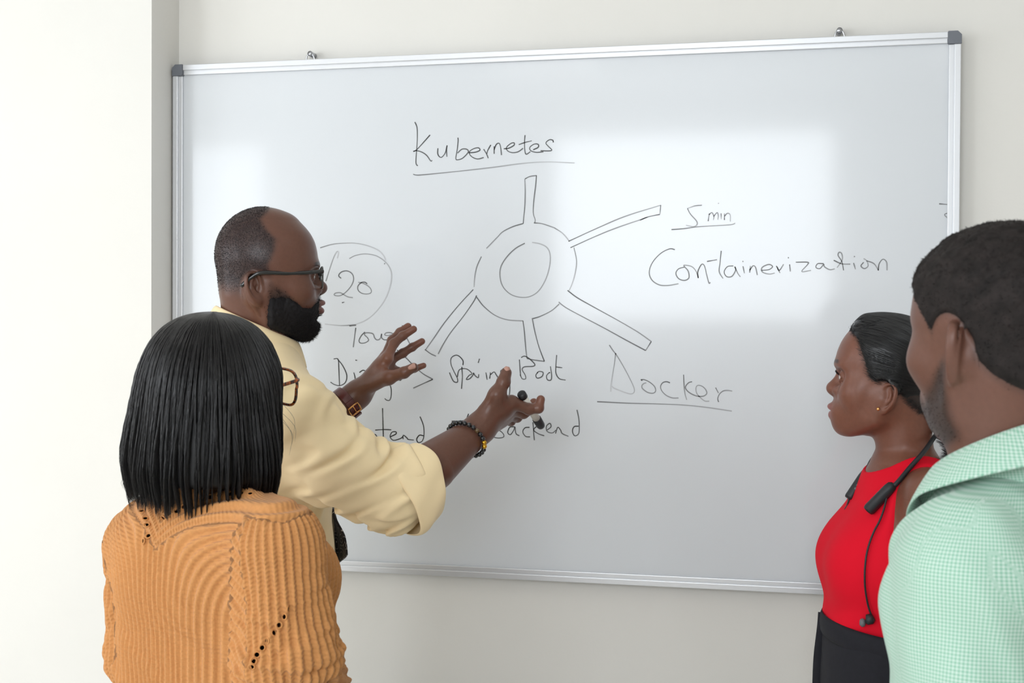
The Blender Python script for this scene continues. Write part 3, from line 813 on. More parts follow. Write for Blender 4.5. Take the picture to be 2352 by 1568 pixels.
def legs(person, hipc, az, m_tr, m_sh, top, hw=.17, hd=.115, name='trousers', foot=.26, sole=None):
    """trousers from the waist to the ankles and a pair of shoes, standing on the floor"""
    f2 = np.array([math.cos(math.radians(az)), math.sin(math.radians(az)), 0]); r2 = np.array([f2[1], -f2[0], 0])
    hipc = np.asarray(hipc, float)
    rows = [(top - .30, hipc[0], hipc[1], hw, hd * 1.0, hd * 1.1), (top - .20, hipc[0], hipc[1], hw * 1.05, hd * 1.0, hd * 1.18), (top - .1, hipc[0], hipc[1], hw * 1.0, hd, hd * 1.1), (top, hipc[0], hipc[1], hw * .93, hd * .95, hd)]
    lf = Loft(rows, math.radians(az))
    def fld(p):
        d = lf(p)
        for s in (1, -1):
            a = hipc + r2 * s * .085; a = np.array([a[0], a[1], top - .22]); k = np.array([a[0], a[1], .46]) + f2 * .01; b = np.array([a[0], a[1], .05]) - f2 * .015
            d = smin(d, chain(p, [a, k, b], [hw * .54, .072, .064]), .03)
        return smax(d, .045 - p[:, 2], .004) + .0015 * folds(p, 5, 60, 4, direction=(0, 0, .4))
    c = np.array([hipc[0], hipc[1]])
    V, Q = mesh_sdf(fld, (c[0] - .3, c[1] - .3, 0.02), (c[0] + .3, c[1] + .3, top + .01), .012)
    o = np_mesh(name, V, Q, m_tr, person)
    for s in (1, -1):
        a = hipc + r2 * s * .085 - f2 * .06; a = np.array([a[0], a[1], 0])
        def sh(p):
            d = smin(ell(p, a + (0, 0, .035), (.038, .038, .045)), cone(p, a + f2 * .02 + (0, 0, .028), a + f2 * (foot - .05) + (0, 0, .020), .036, .034), .03)
            d = smin(d, cone(p, a + f2 * .02 + (0, 0, .03), a + f2 * .035 + (0, 0, .085), .04, .042), .03)
            return smax(d, .0 - p[:, 2] , .004)
        e = a + f2 * foot * .5
        V, Q = mesh_sdf(sh, e - (.2, .2, .01), e + (.2, .2, .13), .006)
        np_mesh('shoe', V, Q, m_sh, person)
    return o
# ------------------------------------------------------------------ the presenter
M['skin_a'] = skin_mat('presenter_skin', .35)
M['nail'] = mat('nail', srgb(190, 146, 132), rough=.3)
M['shirt_y'] = mat('yellow_cotton', srgb(252, 229, 184), rough=.8, sheen=.15, noise=(25, .02), bump=(700, .08, .0006))
M['hair_blk'] = mat('black_hair', srgb(30, 27, 29), rough=.45, spec=.4)
M['beard_blk'] = mat('beard_hair', srgb(24, 22, 24), rough=.7, spec=.25)
M['stubble'] = mat('short_hair', srgb(42, 36, 38), rough=.7, spec=.3)
M['trouser_d'] = mat('dark_trousers', srgb(34, 34, 40), rough=.8)
M['shoe_d'] = mat('dark_leather', srgb(28, 24, 22), rough=.4)

HA = dict(eye=.004, brow=.025, tip=-.017, base=-.029, mouth=-.053, chin=-.098,
  cran=((0, -.013, .045), (.078, .092, .093)), cy=.03, kface=.035, jaw_y=-.012,
  face=[(.110, .040, .052, .02), (.085, .060, .071, .03), (.065, .066, .080, .035), (.045, .069, .085, .04), (.028, .070, .0875, .04), (.012, .069, .082, .04), (-.010, .068, .079, .04), (-.030, .064, .080, .035), (-.050, .058, .081, .03), (-.070, .050, .075, .02), (-.088, .040, .070, .01), (-.106, .026, .062, -.01)],
  ytip=.1085, ylip=.1055, muz=.030, lips=1.2, nose_w=1.25, ear=(.073, -.034, -.018), ear_s=.92, ear_out=24, ear_tilt=6, open=.0034, gaze=-.001)
hA = make_head(HA)
YA = -0.50
frA = Frame(P(621, 640, YA), 29, 0, 0)
AZA = 26.0
pres = empty('person', (*P(600, 1400, YA)[:2], 0), 'man in pale yellow shirt and dark glasses gesturing with both hands at the whiteboard', 'person')

neckA = [frA.wld((0, -.042, -.03)), P(583, 745, YA), P(590, 800, YA)]
def fA_head(p):
    q = frA.loc(p); d = hA(q)
    n = chain(p, neckA, [.054, .059, .066])
    n = smin(n, chain(q, [(.050, -.030, -.040), (.022, .030, -.160)], [.012, .014]), .02)
    return smin(d, n, .03)
V, Q = mesh_sdf(fA_head, frA.o - (.16, .16, .235), frA.o + (.16, .16, .15), .0018)
bodyA = [(V, Q)]

def C2(x, y, Y): return P(730 + x / 3.137, 720 + y / 3.137, Y)
# right hand: back of the hand to the camera, thumb up, the pen between the fingers
RW = C2(1165, 830, -.425)
RF = [[C2(1395, 640, -.405), C2(1520, 688, -.385), C2(1590, 680, -.380), C2(1606, 618, -.378)],
      [C2(1378, 690, -.385), C2(1480, 715, -.352), C2(1540, 690, -.335), C2(1556, 640, -.325)],
      [C2(1352, 735, -.370), C2(1435, 745, -.330), C2(1450, 690, -.312), C2(1424, 636, -.310)],
      [C2(1318, 768, -.360), C2(1390, 775, -.325), C2(1405, 735, -.308), C2(1390, 700, -.305)]]
RT = [C2(1222, 700, -.430), C2(1290, 585, -.432), C2(1338, 492, -.425), C2(1357, 426, -.418)]
hR = hand_field(RW, RF, RT, s=1.08)
REL = P(930, 1120, -.565)
def fA_r(p):
    d = chain(p, [REL, REL + (RW - REL) * .35, REL + (RW - REL) * .82, RW], [.046, .047, .033, .0285])
    return smin(d, hR(p), .02)
lo = np.minimum(REL, RW) - .07
_b = np.array([REL, RW] + [q for f_ in RF for q in f_] + RT)
V, Q = mesh_sdf(fA_r, _b.min(0) - .055, _b.max(0) + .055, .0017)
bodyA.append((V, Q))
# left hand: palm turned to the camera, fingers fanned
LW = C2(285, 585, -.265)
LF = [[C2(498, 325, -.283), C2(548, 215, -.262), C2(612, 160, -.250), C2(690, 112, -.243)],
      [C2(485, 318, -.262), C2(535, 195, -.238), C2(592, 135, -.225), C2(650, 92, -.217)],
      [C2(505, 345, -.243), C2(612, 285, -.222), C2(680, 242, -.212), C2(750, 200, -.205)],
      [C2(520, 395, -.228), C2(630, 425, -.208), C2(695, 398, -.198), C2(762, 374, -.192)]]
LT = [C2(375, 520, -.290), C2(510, 462, -.312), C2(622, 425, -.320), C2(690, 388, -.322)]
hL = hand_field(LW, LF, LT, s=.97)
LEL = P(690, 1010, -.34)
def fA_l(p):
    d = chain(p, [LEL, LEL + (LW - LEL) * .35, LEL + (LW - LEL) * .85, LW], [.044, .043, .031, .0285])
    return smin(d, hL(p), .02)
_b = np.array([LEL, LW] + [q for f_ in LF for q in f_] + LT)
V, Q = mesh_sdf(fA_l, _b.min(0) - .055, _b.max(0) + .055, .0018)
bodyA.append((V, Q))

# torso under the shirt
CXA = P(612, 1000, YA)
def rowA(py, w, df, db, px=612):
    c = P(px, py, YA); return (c[2], c[0], c[1], w, df, db)
loftA = Loft([rowA(790, .066, .058, .066, 594), rowA(815, .080, .064, .072, 598), rowA(850, .115, .078, .088, 602), rowA(900, .155, .096, .105, 606), rowA(960, .178, .110, .115), rowA(1040, .190, .120, .115), rowA(1150, .182, .124, .110), rowA(1260, .178, .130, .105), rowA(1380, .178, .128, .105), rowA(1500, .18, .12, .11)], math.radians(AZA), 2.3, kcap=.05)
RSH = P(686, 968, -.645); LSH = P(545, 950, -.34)
RMID = P(780, 1066, -.622)
SL_R = [RSH, RMID, P(898, 1130, -.572), P(958, 1098, -.552)]
SL_L = [LSH, P(610, 1080, -.33), LEL + (LW - LEL) * .1]
def fA_torso(p):
    d = loftA(p) + .018
    d = smin(d, chain(p, SL_R, [.05, .045, .04, .04]), .03)
    return smin(d, chain(p, SL_L, [.05, .045, .04]), .03)
V, Q = mesh_sdf(fA_torso, (CXA[0] - .32, YA - .36, .88), (CXA[0] + .62, YA + .36, 1.56), .012)
bodyA.append((V, Q))
V, Q = merge(bodyA)

# skin colours: head stubble, beard stubble, lips, lighter palms
def paintA(V):
    q = frA.loc(V.astype(np.float32)).astype(float)
    C = np.tile(np.array(srgb(104, 70, 57)), (len(V), 1))
    near = (np.abs(q) < .2).all(1)
    bd = np.interp(q[:, 2], [-.03, -.01, .005, .023, .05, .072, .092, .11, .13, .14], [-.012, -.006, -.008, -.010, .001, .003, -.015, -.022, -.004, .0])
    hm = smooth01(bd - q[:, 1], -.006, .010) * smooth01(q[:, 2] + .020 + .25 * (q[:, 1] + .09), -.022, .02) * near
    ear = np.linalg.norm((np.abs(q) * (1, 0, 0) + q * (0, 1, 1)) - HA['ear'], axis=1)
    hm *= smooth01(ear, .026, .036)
    n = .5 + .5 * noise3(V.astype(np.float32), 3, 900, 4)
    C = C * (1 - hm[:, None] * (.74 + .12 * n[:, None])) + hm[:, None] * np.array(srgb(46, 40, 44)) * .55
    bm = beard_maskA(q) * near * (.45 + .55 * smooth01(-q[:, 2] + .35 * q[:, 1], .015, .050))
    C = C * (1 - .85 * bm[:, None]) + .85 * bm[:, None] * np.array(srgb(28, 24, 26))
    lip = np.exp(-((q[:, 0] / .024) ** 4 + ((q[:, 2] - HA['mouth'] + .001) / .0125) ** 4)) * (q[:, 1] > .088) * near
    C = C * (1 - .6 * lip[:, None]) + .6 * lip[:, None] * np.array(srgb(150, 100, 98))
    br = brow_maskA(q) * near
    C = C * (1 - .85 * br[:, None]) + .85 * br[:, None] * np.array(srgb(26, 22, 22))
    return C
def beard_maskA(q):
    y, z = q[:, 1], q[:, 2]; ax = np.abs(q[:, 0])
    ub = np.interp(y, [-.012, -.008, .017, .037, .055, .073, .082, .092, .12], [-.012, -.008, -.021, -.039, -.056, -.056, -.044, -.031, -.030])
    m = smooth01(ub - z, -.005, .010) * smooth01(y, -.018, -.002)
    m = m * smooth01(z - (-.120 + .36 * (.07 - y)), -.010, .004)
    mouth = (ax / .027) ** 2 + ((z - HA['mouth']) / .0155) ** 2
    return m * smooth01(mouth, .8, 1.3)
def brow_maskA(q):
    ax = np.abs(q[:, 0]); zc = HA['brow'] + .001 + .004 * np.sin(np.clip((ax - .012) / .04, 0, 1) * 3.0)
    return smooth01(.0048 - np.abs(q[:, 2] - zc), 0, .002) * smooth01(ax, .010, .014) * smooth01(.058 - ax, 0, .010) * (q[:, 1] > .04)
C = paintA(V)
# inner side of the left hand is lighter
pal = np.exp(-(np.linalg.norm(V - C2(560, 360, -.29), axis=1) / .045) ** 2) * .45
C = C * (1 - pal[:, None]) + pal[:, None] * np.array(srgb(164, 110, 88))
for F_ in (LF[0], LF[1], LF[2], LF[3], RF[0], RF[1], RF[2]):
    t = np.exp(-(np.linalg.norm(V - F_[3], axis=1) / .020) ** 2) * .45
    C = C * (1 - t[:, None]) + t[:, None] * np.array(srgb(150, 96, 78))
np_mesh('body', V, Q, M['skin_a'], pres, attrs={'Col': C})
make_eyes(pres, frA, hA, (.1, 1, -.25))
nail(RT[3] + np.array((0, 0, .001)), RT[2], CAM - RT[3], pres, M['nail'], (.0072, .0088, .0104))
nail(LT[3], LT[2], CAM - LT[3] + np.array((0, 0, 1.0)), pres, M['nail'], (.0070, .0084, .0104))

# short hair, beard
rng = np.random.default_rng(5)
def fA_beard(p):
    q = frA.loc(p)
    m = beard_maskA(q.astype(float))
    th = -.0030 + .0050 * smooth01(-q[:, 2], .018, .060) + .006 * smooth01(-q[:, 2], .045, .095) * smooth01(q[:, 1], .015, .075) + .004 * smooth01(-q[:, 2], .03, .06)
    th = th * (1 - .8 * smooth01(q[:, 1], .068, .088) * smooth01(q[:, 2], -.092, -.078))
    d = fA_head(p) - (th * m - .0035 * (1 - m))
    d = smin(d, ell(q, (0, .058, -.098), (.034, .030, .020)), .012)
    return (d + .0011 * noise3(p, 8, 700, 4)).astype(np.float32)
V, Q = mesh_sdf(fA_beard, frA.wld((0, .045, -.06)) - (.115, .115, .085), frA.wld((0, .045, -.06)) + (.115, .115, .085), .0022, newton=1)
q = frA.loc(V.astype(np.float32)).astype(float)
keep = (beard_maskA(q) > .12) | (ell(q, (0, .058, -.098), (.036, .032, .022)) < 0)
V, Q = cut(V, Q, keep)
bd = np_mesh('beard', V, Q, M['beard_blk'], pres)
N = vnormals(V, Q)
q = frA.loc(V.astype(np.float32)).astype(float)
L0 = .0015 + .007 * smooth01(-q[:, 2], .05, .09) * smooth01(q[:, 1], .01, .07) * (1 - .75 * smooth01(q[:, 1], .070, .09) * smooth01(q[:, 2], -.092, -.078))
Vh0, Qh0 = bodyA[0]; q0 = frA.loc(Vh0.astype(np.float32)).astype(float)
S0, fi = sample_surface(V, Q, 11000, rng)
nn = N[Q[fi, 0]]; ll = L0[Q[fi, 0]] * rng.uniform(.5, 1.3, len(fi))
K = 6; S = np.zeros((len(fi), K, 3)); S[:, 0] = S0 - nn * .001
dirs = nn + rng.normal(0, .45, (len(fi), 3)); dirs /= np.linalg.norm(dirs, axis=1, keepdims=True)
for k in range(1, K):
    dirs = dirs + rng.normal(0, .55, dirs.shape) + np.array((0, 0, -.10)); dirs /= np.linalg.norm(dirs, axis=1, keepdims=True)
    S[:, k] = S[:, k - 1] + dirs * (ll / (K - 1))[:, None]
S1, fi = sample_surface(Vh0, Qh0, 3800, rng, beard_maskA(q0) * (.12 + .88 * smooth01(-q0[:, 2] + .35 * q0[:, 1], .015, .05)))
dirs = vnormals(Vh0, Qh0)[Qh0[fi, 0]] * .5 + rng.normal(0, .35, (len(fi), 3)) + np.array((0, 0, -.5)); dirs /= np.linalg.norm(dirs, axis=1, keepdims=True)
T_ = np.zeros((len(fi), K, 3)); T_[:, 0] = S1
for k in range(1, K):
    dirs = dirs + rng.normal(0, .35, dirs.shape); dirs /= np.linalg.norm(dirs, axis=1, keepdims=True)
    T_[:, k] = T_[:, k - 1] + dirs * .0010
h_ = hair('beard_hair', np.concatenate([S, T_]), .00022, M['beard_blk'], bd); h_['kind'] = 'stuff'
# head stubble
Vh, Qh = bodyA[0]
qh = frA.loc(Vh.astype(np.float32)).astype(float)
bdl = np.interp(qh[:, 2], [-.03, -.01, .005, .023, .05, .072, .092, .11, .13, .14], [-.012, -.006, -.008, -.010, .001, .003, -.015, -.022, -.004, .0])
hm = smooth01(bdl - qh[:, 1], -.002, .012) * smooth01(qh[:, 2] + .015 + .25 * (qh[:, 1] + .09), -.02, .025)
ear = np.linalg.norm((np.abs(qh) * (1, 0, 0) + qh * (0, 1, 1)) - HA['ear'], axis=1); hm *= smooth01(ear, .030, .036)
S0, fi = sample_surface(Vh, Qh, 14000, rng, hm)
nn = vnormals(Vh, Qh)[Qh[fi, 0]]
K = 4; S = np.zeros((len(fi), K, 3)); S[:, 0] = S0
dirs = nn + rng.normal(0, .4, nn.shape); dirs /= np.linalg.norm(dirs, axis=1, keepdims=True)
for k in range(1, K):
    dirs = dirs + rng.normal(0, .6, dirs.shape); dirs /= np.linalg.norm(dirs, axis=1, keepdims=True)
    S[:, k] = S[:, k - 1] + dirs * .0008
h_ = hair('short_hair', S, .00016, M['stubble'], pres); h_['kind'] = 'stuff'

# shirt
NA = neckA[1]
adir = lambda a, b: (b - a) / np.linalg.norm(b - a)
def fA_shirt(p):
    d = loftA(p)
    d = smin(d, chain(p, [P(594, 832, YA), RSH + (0, 0, .018)], [.050, .058]), .06)
    d = smin(d, chain(p, [P(594, 832, YA), LSH + (0, 0, .018)], [.050, .058]), .06)
    ar = chain(p, SL_R, [.067, .067, .062, .060], .05)
    w = folds(p, 21, 105, 5, 1.2, direction=adir(RMID, SL_R[2]), spread=1.3)
    el = np.exp(-(np.sqrt(((p - SL_R[2].astype(np.float32)) ** 2).sum(1)) / .10) ** 2)
    up = np.exp(-(np.sqrt(((p - RSH.astype(np.float32)) ** 2).sum(1)) / .11) ** 2)
    ar = ar - w * (.0032 + .0062 * el + .0034 * up)
    ar = smax(ar, (p - SL_R[3].astype(np.float32)) @ adir(SL_R[2], SL_R[3]).astype(np.float32) - .015, .004)
    al = chain(p, SL_L, [.074, .070, .062], .04) + .003 * folds(p, 4, 50, 4)
    al = smax(al, (p - (LEL + (LW - LEL) * .22).astype(np.float32)) @ adir(LEL, LW).astype(np.float32), .004)
    d = d - .0030 * folds(p, 12, 62, 4, 1.0, direction=(.3, -.2, .55)) * smooth01(1.5 - p[:, 2], 0, .1)
    d = smin(d, ar, .045); d = smin(d, al, .03)
    # neck opening and sleeve openings
    d = smax(d, -(chain(p, neckA, [.058, .063, .060])), .006)
    d = smax(d, -(fA_r(p) - .006), .004)
    d = smax(d, -(cone(p, LEL, LW, .047, .035)), .004)
    return d.astype(np.float32)
V, Q = mesh_sdf(fA_shirt, (CXA[0] - .33, YA - .36, .90), (CXA[0] + .62, YA + .36, 1.60), .0042)
np_mesh('shirt', V, Q, M['shirt_y'], pres)
# rolled cuff: a turned back band round the forearm, with a loose lower lip
ax = adir(P(925, 1130, -.565), RW); c0 = P(948, 1118, -.556)
u = np.array((0, 0, 1.0)); u = u - ax * (u @ ax); u /= np.linalg.norm(u); v = np.cross(ax, u)
rows = [(-.048, .066), (-.046, .073), (-.030, .0755), (-.008, .0725), (.012, .069), (.024, .0665), (.027, .0635), (.024, .0585), (.010, .056), (-.02, .055)]
V, F = [], []; n = 48
for i, (t, r) in enumerate(rows):
    for j in range(n):
        a = 2 * math.pi * j / n
        wob = 1 + .05 * math.sin(3 * a + .7) + .02 * math.sin(7 * a + t * 60)
        low = max(0, -math.cos(a)) ** 2
        sk = t + .016 * math.cos(a) * (1 if t > -.03 else .3) + .012 * max(0, math.cos(a - .9)) ** 3 * (t > 0)
        V.append(c0 + ax * sk + (u * math.cos(a) * (1 + .06 * low) + v * math.sin(a)) * r * wob)
for i in range(len(rows) - 1):
    for j in range(n): F.append((i * n + j, i * n + (j + 1) % n, (i + 1) * n + (j + 1) % n, (i + 1) * n + j))
o = np_mesh('sleeve_cuff', V, np.array(F), M['shirt_y'], pres)
sb = o.modifiers.new('sub', 'SUBSURF'); sb.levels = 1; sb.render_levels = 2
# collar
def stA(t):
    s = t * t * (3 - 2 * t)
    return (.062 + .004 * s, .066 + .006 * s, -.004 + .010 * s, .030 - .070 * s, -.055 - .040 * s)
frC = Frame(P(586, 738, YA), AZA, 0, 0)
collar('collar', frC, M['shirt_y'], pres, stA, lambda t: .036 + .022 * t ** 3, gap=13, flare=.014)
# tie
M['tie'] = mat('dark_patterned_silk', srgb(22, 22, 30), rough=.5, sheen=.2)
def tie_mat():
    m = M['tie']; nt = m.node_tree; b = nt.nodes['Principled BSDF']
    tc = nt.nodes.new('ShaderNodeTexCoord'); vo = nt.nodes.new('ShaderNodeTexVoronoi'); vo.inputs['Scale'].default_value = 34
    nt.links.new(tc.outputs['Object'], vo.inputs['Vector'])
    mt = nt.nodes.new('ShaderNodeMath'); mt.operation = 'MULTIPLY'; mt.inputs[1].default_value = 9.0
    nt.links.new(vo.outputs['Distance'], mt.inputs[0])
    sn = nt.nodes.new('ShaderNodeMath'); sn.operation = 'SINE'
    m2 = nt.nodes.new('ShaderNodeMath'); m2.operation = 'MULTIPLY'; m2.inputs[1].default_value = 3.2
    nt.links.new(mt.outputs[0], m2.inputs[0]); nt.links.new(m2.outputs[0], sn.inputs[0])
    cr = nt.nodes.new('ShaderNodeValToRGB'); cr.color_ramp.elements[0].position = .93; cr.color_ramp.elements[1].position = .98
    cr.color_ramp.elements[0].color = (*srgb(20, 20, 28), 1); cr.color_ramp.elements[1].color = (*srgb(190, 185, 180), 1)
    nt.links.new(sn.outputs[0], cr.inputs['Fac']); nt.links.new(cr.outputs['Color'], b.inputs['Base Color'])
tie_mat()
fA2 = np.array([math.cos(math.radians(AZA)), math.sin(math.radians(AZA)), 0]); rA2 = np.array([fA2[1], -fA2[0], 0])
cl = catmull([P(652, 790, -.47), P(672, 840, -.47), P(730, 1000, -.46), P(752, 1150, -.455), P(757, 1205, -.452), P(763, 1250, -.450), P(763, 1298, -.448)], 6)
wd = np.interp(np.linspace(0, 1, len(cl)), [0, .08, .2, .7, .9, 1], [.018, .016, .02, .040, .043, .004])
V, F = [], []
for ti, (c, w) in enumerate(zip(cl, wd)):
    tw = .32 * float(smooth01(np.array([ti / (len(cl) - 1)]), .45, .75)[0])
    for s_, off in ((-1, -.001), (-.5, .004), (0, .006), (.5, .004), (1, -.001)): V.append(c + adir(np.zeros(3), rA2 * (1 - tw) + (fA2 - rA2 * .1) * tw) * w * (s_ + tw * .3) + fA2 * (off + .006))
for i in range(len(cl) - 1):
    for j in range(4): b = i * 5 + j; F.append((b, b + 1, b + 6, b + 5))
o = np_mesh('tie', V, np.array(F), M['tie'], pres)
sd = o.modifiers.new('solid', 'SOLIDIFY'); sd.thickness = .004
legs(pres, (CXA[0], YA, .9), AZA, M['trouser_d'], M['shoe_d'], 1.0, .176, .115)

# glasses, watch, bracelet, pen
M['frame_dark'] = mat('smoky_acetate', srgb(58, 60, 58), rough=.2, coat=.5)
M['temple_dark'] = mat('dark_temple', srgb(36, 36, 36), rough=.25, coat=.4)
glasses('eyeglasses', 'dark rectangular eyeglasses on the face of the bearded man', frA, HA['eye'] - .003, .0955, (M['frame_dark'], M['temple_dark'], M['lens']), ex=.033, lw=.025, lh=.020, rim=.0018, ear=(.078, -.03, .004), temple=(.0014, .0036))

M['strap'] = mat('brown_leather_strap', srgb(88, 36, 32), rough=.35, coat=.3, noise=(80, .15))
M['gold'] = mat('gold_metal', srgb(230, 172, 110), rough=.25, metal=1.0)
M['steel_dark'] = mat('watch_steel', srgb(160, 160, 165), rough=.2, metal=1.0)
wa = adir(LEL, LW); wc = LEL + (LW - LEL) * .80
wu = CAM - wc; wu -= wa * (wu @ wa); wu /= np.linalg.norm(wu); wv = np.cross(wa, wu)
wat = empty('wristwatch', wc, 'wristwatch with brown leather strap and gold buckle on the far wrist', 'watch')
def band(c, a, u, v, r, w, th, a0, a1, n=40, sag=0.0):
    V, F = [], []
    for j in range(n + 1):
        t = math.radians(a0 + (a1 - a0) * j / n); d = u * math.cos(t) + v * math.sin(t)
        for o_, rr in ((-w, r), (w, r), (w, r + th), (-w, r + th)): V.append(c + a * o_ + d * rr)
    for j in range(n):
        for k in range(4): F.append((j * 4 + k, j * 4 + (k + 1) % 4, j * 4 + 4 + (k + 1) % 4, j * 4 + 4 + k))
    F += [(0, 3, 2, 1), (n * 4, n * 4 + 1, n * 4 + 2, n * 4 + 3)]
    m = MB(); m.add(V, F); return m
WR = .0338
band(wc, wa, wu, wv, WR, .0095, .0032, 0, 360).build('strap', M['strap'], wat, bevel=.0008)
band(wc, wa, wu, wv, WR + .003, .0105, .002, 60, 74, 6).build('strap_keeper', M['strap'], wat, bevel=.0006)
wsg = .55 if wv[2] < 0 else -.55
bc = wc + (wu * math.cos(wsg) + wv * math.sin(wsg)) * (WR + .0045)
be = -wu * math.sin(wsg) + wv * math.cos(wsg)
MB().tube([bc + wa * .012 * x + be * .0095 * y for x, y in ((-1, -1), (1, -1), (1.05, 0), (1, 1), (-1, 1), (-1.05, 0))], .0019, 8, closed=True).build('buckle', M['gold'], wat)
MB().tube([bc - be * .009, bc + be * .009 + (bc - wc) * .02], .0012, 6).build('buckle_pin', M['gold'], wat)
kc = wc - wu * (WR + .002)
MB().tube([kc, kc - wu * .009], [.017, .0165], 28).build('case', M['steel_dark'], wat)

M['bead_black'] = mat('black_stone_bead', srgb(24, 26, 30), rough=.25, coat=.6)
M['bead_gold'] = mat('gold_bead', srgb(220, 170, 60), rough=.25, metal=1.0)
M['bead_brown'] = mat('tiger_eye_bead', srgb(92, 70, 40), rough=.25, coat=.6)
ba = adir(REL, RW); b0 = REL + (RW - REL) * .80
bu = CAM - b0; bu -= ba * (bu @ ba); bu /= np.linalg.norm(bu); bv = np.cross(ba, bu)
brc = empty('bead_bracelet', b0, 'bracelet of black stone beads with a few gold ones on the near wrist', 'bracelet')
ring = []
for j in range(26):
    t = 2 * math.pi * j / 26
    ring.append(b0 + (bu * math.cos(t) + bv * math.sin(t)) * .0385 + ba * (.010 * math.cos(t - .6) + .003))
def ball(c, r, n=14, m=9):
    V, F = [], []
    for i in range(m + 1):
        th = math.pi * i / m
        for j in range(n): ph = 2 * math.pi * j / n; V.append((c[0] + r * math.sin(th) * math.cos(ph), c[1] + r * math.sin(th) * math.sin(ph), c[2] + r * math.cos(th)))
    for i in range(m):
        for j in range(n): F.append((i * n + j, (i + 1) * n + j, (i + 1) * n + (j + 1) % n, i * n + (j + 1) % n))
    return V, F
sgnv = 1 if bv[2] < 0 else -1
for j, c in enumerate(ring):
    t = 2 * math.pi * j / 26; low = math.sin(t) * sgnv
    ang = math.degrees(math.atan2(math.sin(t) * sgnv, math.cos(t)))     # 0 towards the camera, +90 downwards
    m_ = M['bead_gold'] if 28 < ang < 58 else (M['bead_brown'] if -8 < ang < 8 else M['bead_black'])
    MB().add(*ball(c, .0048 if m_ is not M['bead_gold'] else .0050)).build('bead', m_, brc)

M['pen_white'] = mat('pen_barrel', srgb(226, 222, 214), rough=.35)
M['pen_black'] = mat('pen_cap', srgb(38, 38, 42), rough=.4)
p0, p1 = C2(1463, 572, -.400), C2(1612, 815, -.318)
pd = adir(p0, p1); Lp = np.linalg.norm(p1 - p0)
pen = empty('marker_pen', p0, 'white whiteboard marker with black cap held between the fingers', 'marker')
MB().tube([p0 + pd * .012, p0 + pd * (Lp - .026)], [.0078, .0078], 20).build('barrel', M['pen_white'], pen)
MB().tube([p0, p0 + pd * .0006, p0 + pd * .003, p0 + pd * .013, p0 + pd * .0135], [.004, .0072, .0090, .0090, .0080], 20).build('end_plug', M['pen_black'], pen)
MB().tube([p1 - pd * .028, p1 - pd * .027, p1 - pd * .006, p1 - pd * .001, p1], [.0082, .0092, .0088, .0074, .004], 20).build('cap', M['pen_black'], pen)
# ------------------------------------------------------------------ the woman with the bob, seen from behind
M['skin_b'] = skin_mat('woman_skin', .42)
M['bob'] = mat('bob_hair', srgb(14, 12, 14), rough=.30, spec=.5, coat=.1)
M['bob_core'] = mat('bob_core', srgb(12, 11, 12), rough=.5)
YB = -1.0
HB = dict(eye=0, brow=.019, tip=-.036, base=-.048, mouth=-.068, chin=-.108, cran=((0, -.012, .028), (.073, .094, .086)), cy=.03, kface=.03, jaw_y=-.010,
  face=[(.085, .040, .052, .02), (.065, .058, .070, .03), (.045, .064, .081, .035), (.020, .066, .087, .04), (0, .065, .083, .04), (-.025, .063, .082, .04), (-.05, .058, .080, .03), (-.07, .050, .079, .02), (-.09, .040, .076, .01), (-.112, .022, .066, -.01)],
  ytip=.108, ylip=.094, lips=1.1, nose_w=1.1, ear=(.068, -.02, -.02), ear_s=.88)
hB = make_head(HB)
frB = Frame(P(500, 890, YB), 62, 3, 5)
AZB = 66.0
pb = empty('person', (*P(500, 1400, YB)[:2], 0), 'woman with a black bob and mustard ribbed sweater seen from behind', 'person')
neckB = [frB.wld((0, -.03, -.04)), P(492, 1080, YB), P(494, 1160, YB)]
def fB_head(p):
    return smin(hB(frB.loc(p)), chain(p, neckB, [.048, .050, .058]), .03)
V1 = mesh_sdf(fB_head, frB.o - (.14, .14, .25), frB.o + (.14, .14, .13), .0032)

def rowB(py, w, df, db, px=498):
    c = P(px, py, YB); return (c[2], c[0], c[1], w, df, db)
loftB = Loft([rowB(1112, .060, .055, .060, 488), rowB(1140, .100, .070, .085, 490), rowB(1180, .150, .085, .102, 495), rowB(1240, .176, .105, .115, 498), rowB(1330, .178, .128, .118, 500), rowB(1440, .172, .132, .112, 500), rowB(1560, .172, .122, .112, 502), rowB(1640, .178, .125, .125, 505), rowB(1760, .19, .13, .14, 505)], math.radians(AZB), 2.4, kcap=.04)
# arms: the near (right) one hangs with the elbow bent forward, the far one hangs behind the torso
RSB = P(636, 1262, -1.10); REB = P(660, 1500, -1.10); RWB = P(745, 1640, -.93)
LSB = P(338, 1262, -.93); LEB = P(352, 1490, -.95); LWB = P(430, 1620, -.80)
handsB = []
def simple_hand(W, dirv, down, s=.92, thumb=1):
    """a relaxed hand: fingers slightly curled; dirv along the hand, down = palm direction"""
    dirv = np.asarray(dirv, float) / np.linalg.norm(dirv); down = np.asarray(down, float); down -= dirv * (down @ dirv); down /= np.linalg.norm(down)
    sd = np.cross(dirv, down) * thumb
    F = []
    for i, (o, l) in enumerate(((.027, .078), (.009, .086), (-.009, .080), (-.026, .064))):
        m = W + dirv * (.088 - .004 * abs(i - 1)) * s + sd * o * s
        a, pts = .25, [m]
        for j, q in enumerate((.46, .30, .24)):
            a += .28; pts.append(pts[-1] + (dirv * math.cos(a) + down * math.sin(a)) * l * q * s)
        F.append(pts)
    T = [W + sd * .022 * s + dirv * .02 * s + down * .008, W + sd * .042 * s + dirv * .045 * s + down * .014, W + sd * .052 * s + dirv * .072 * s + down * .02, W + sd * .054 * s + dirv * .095 * s + down * .026]
    return hand_field(W, F, T, s=s), np.array([W] + [q for f_ in F for q in f_] + T)
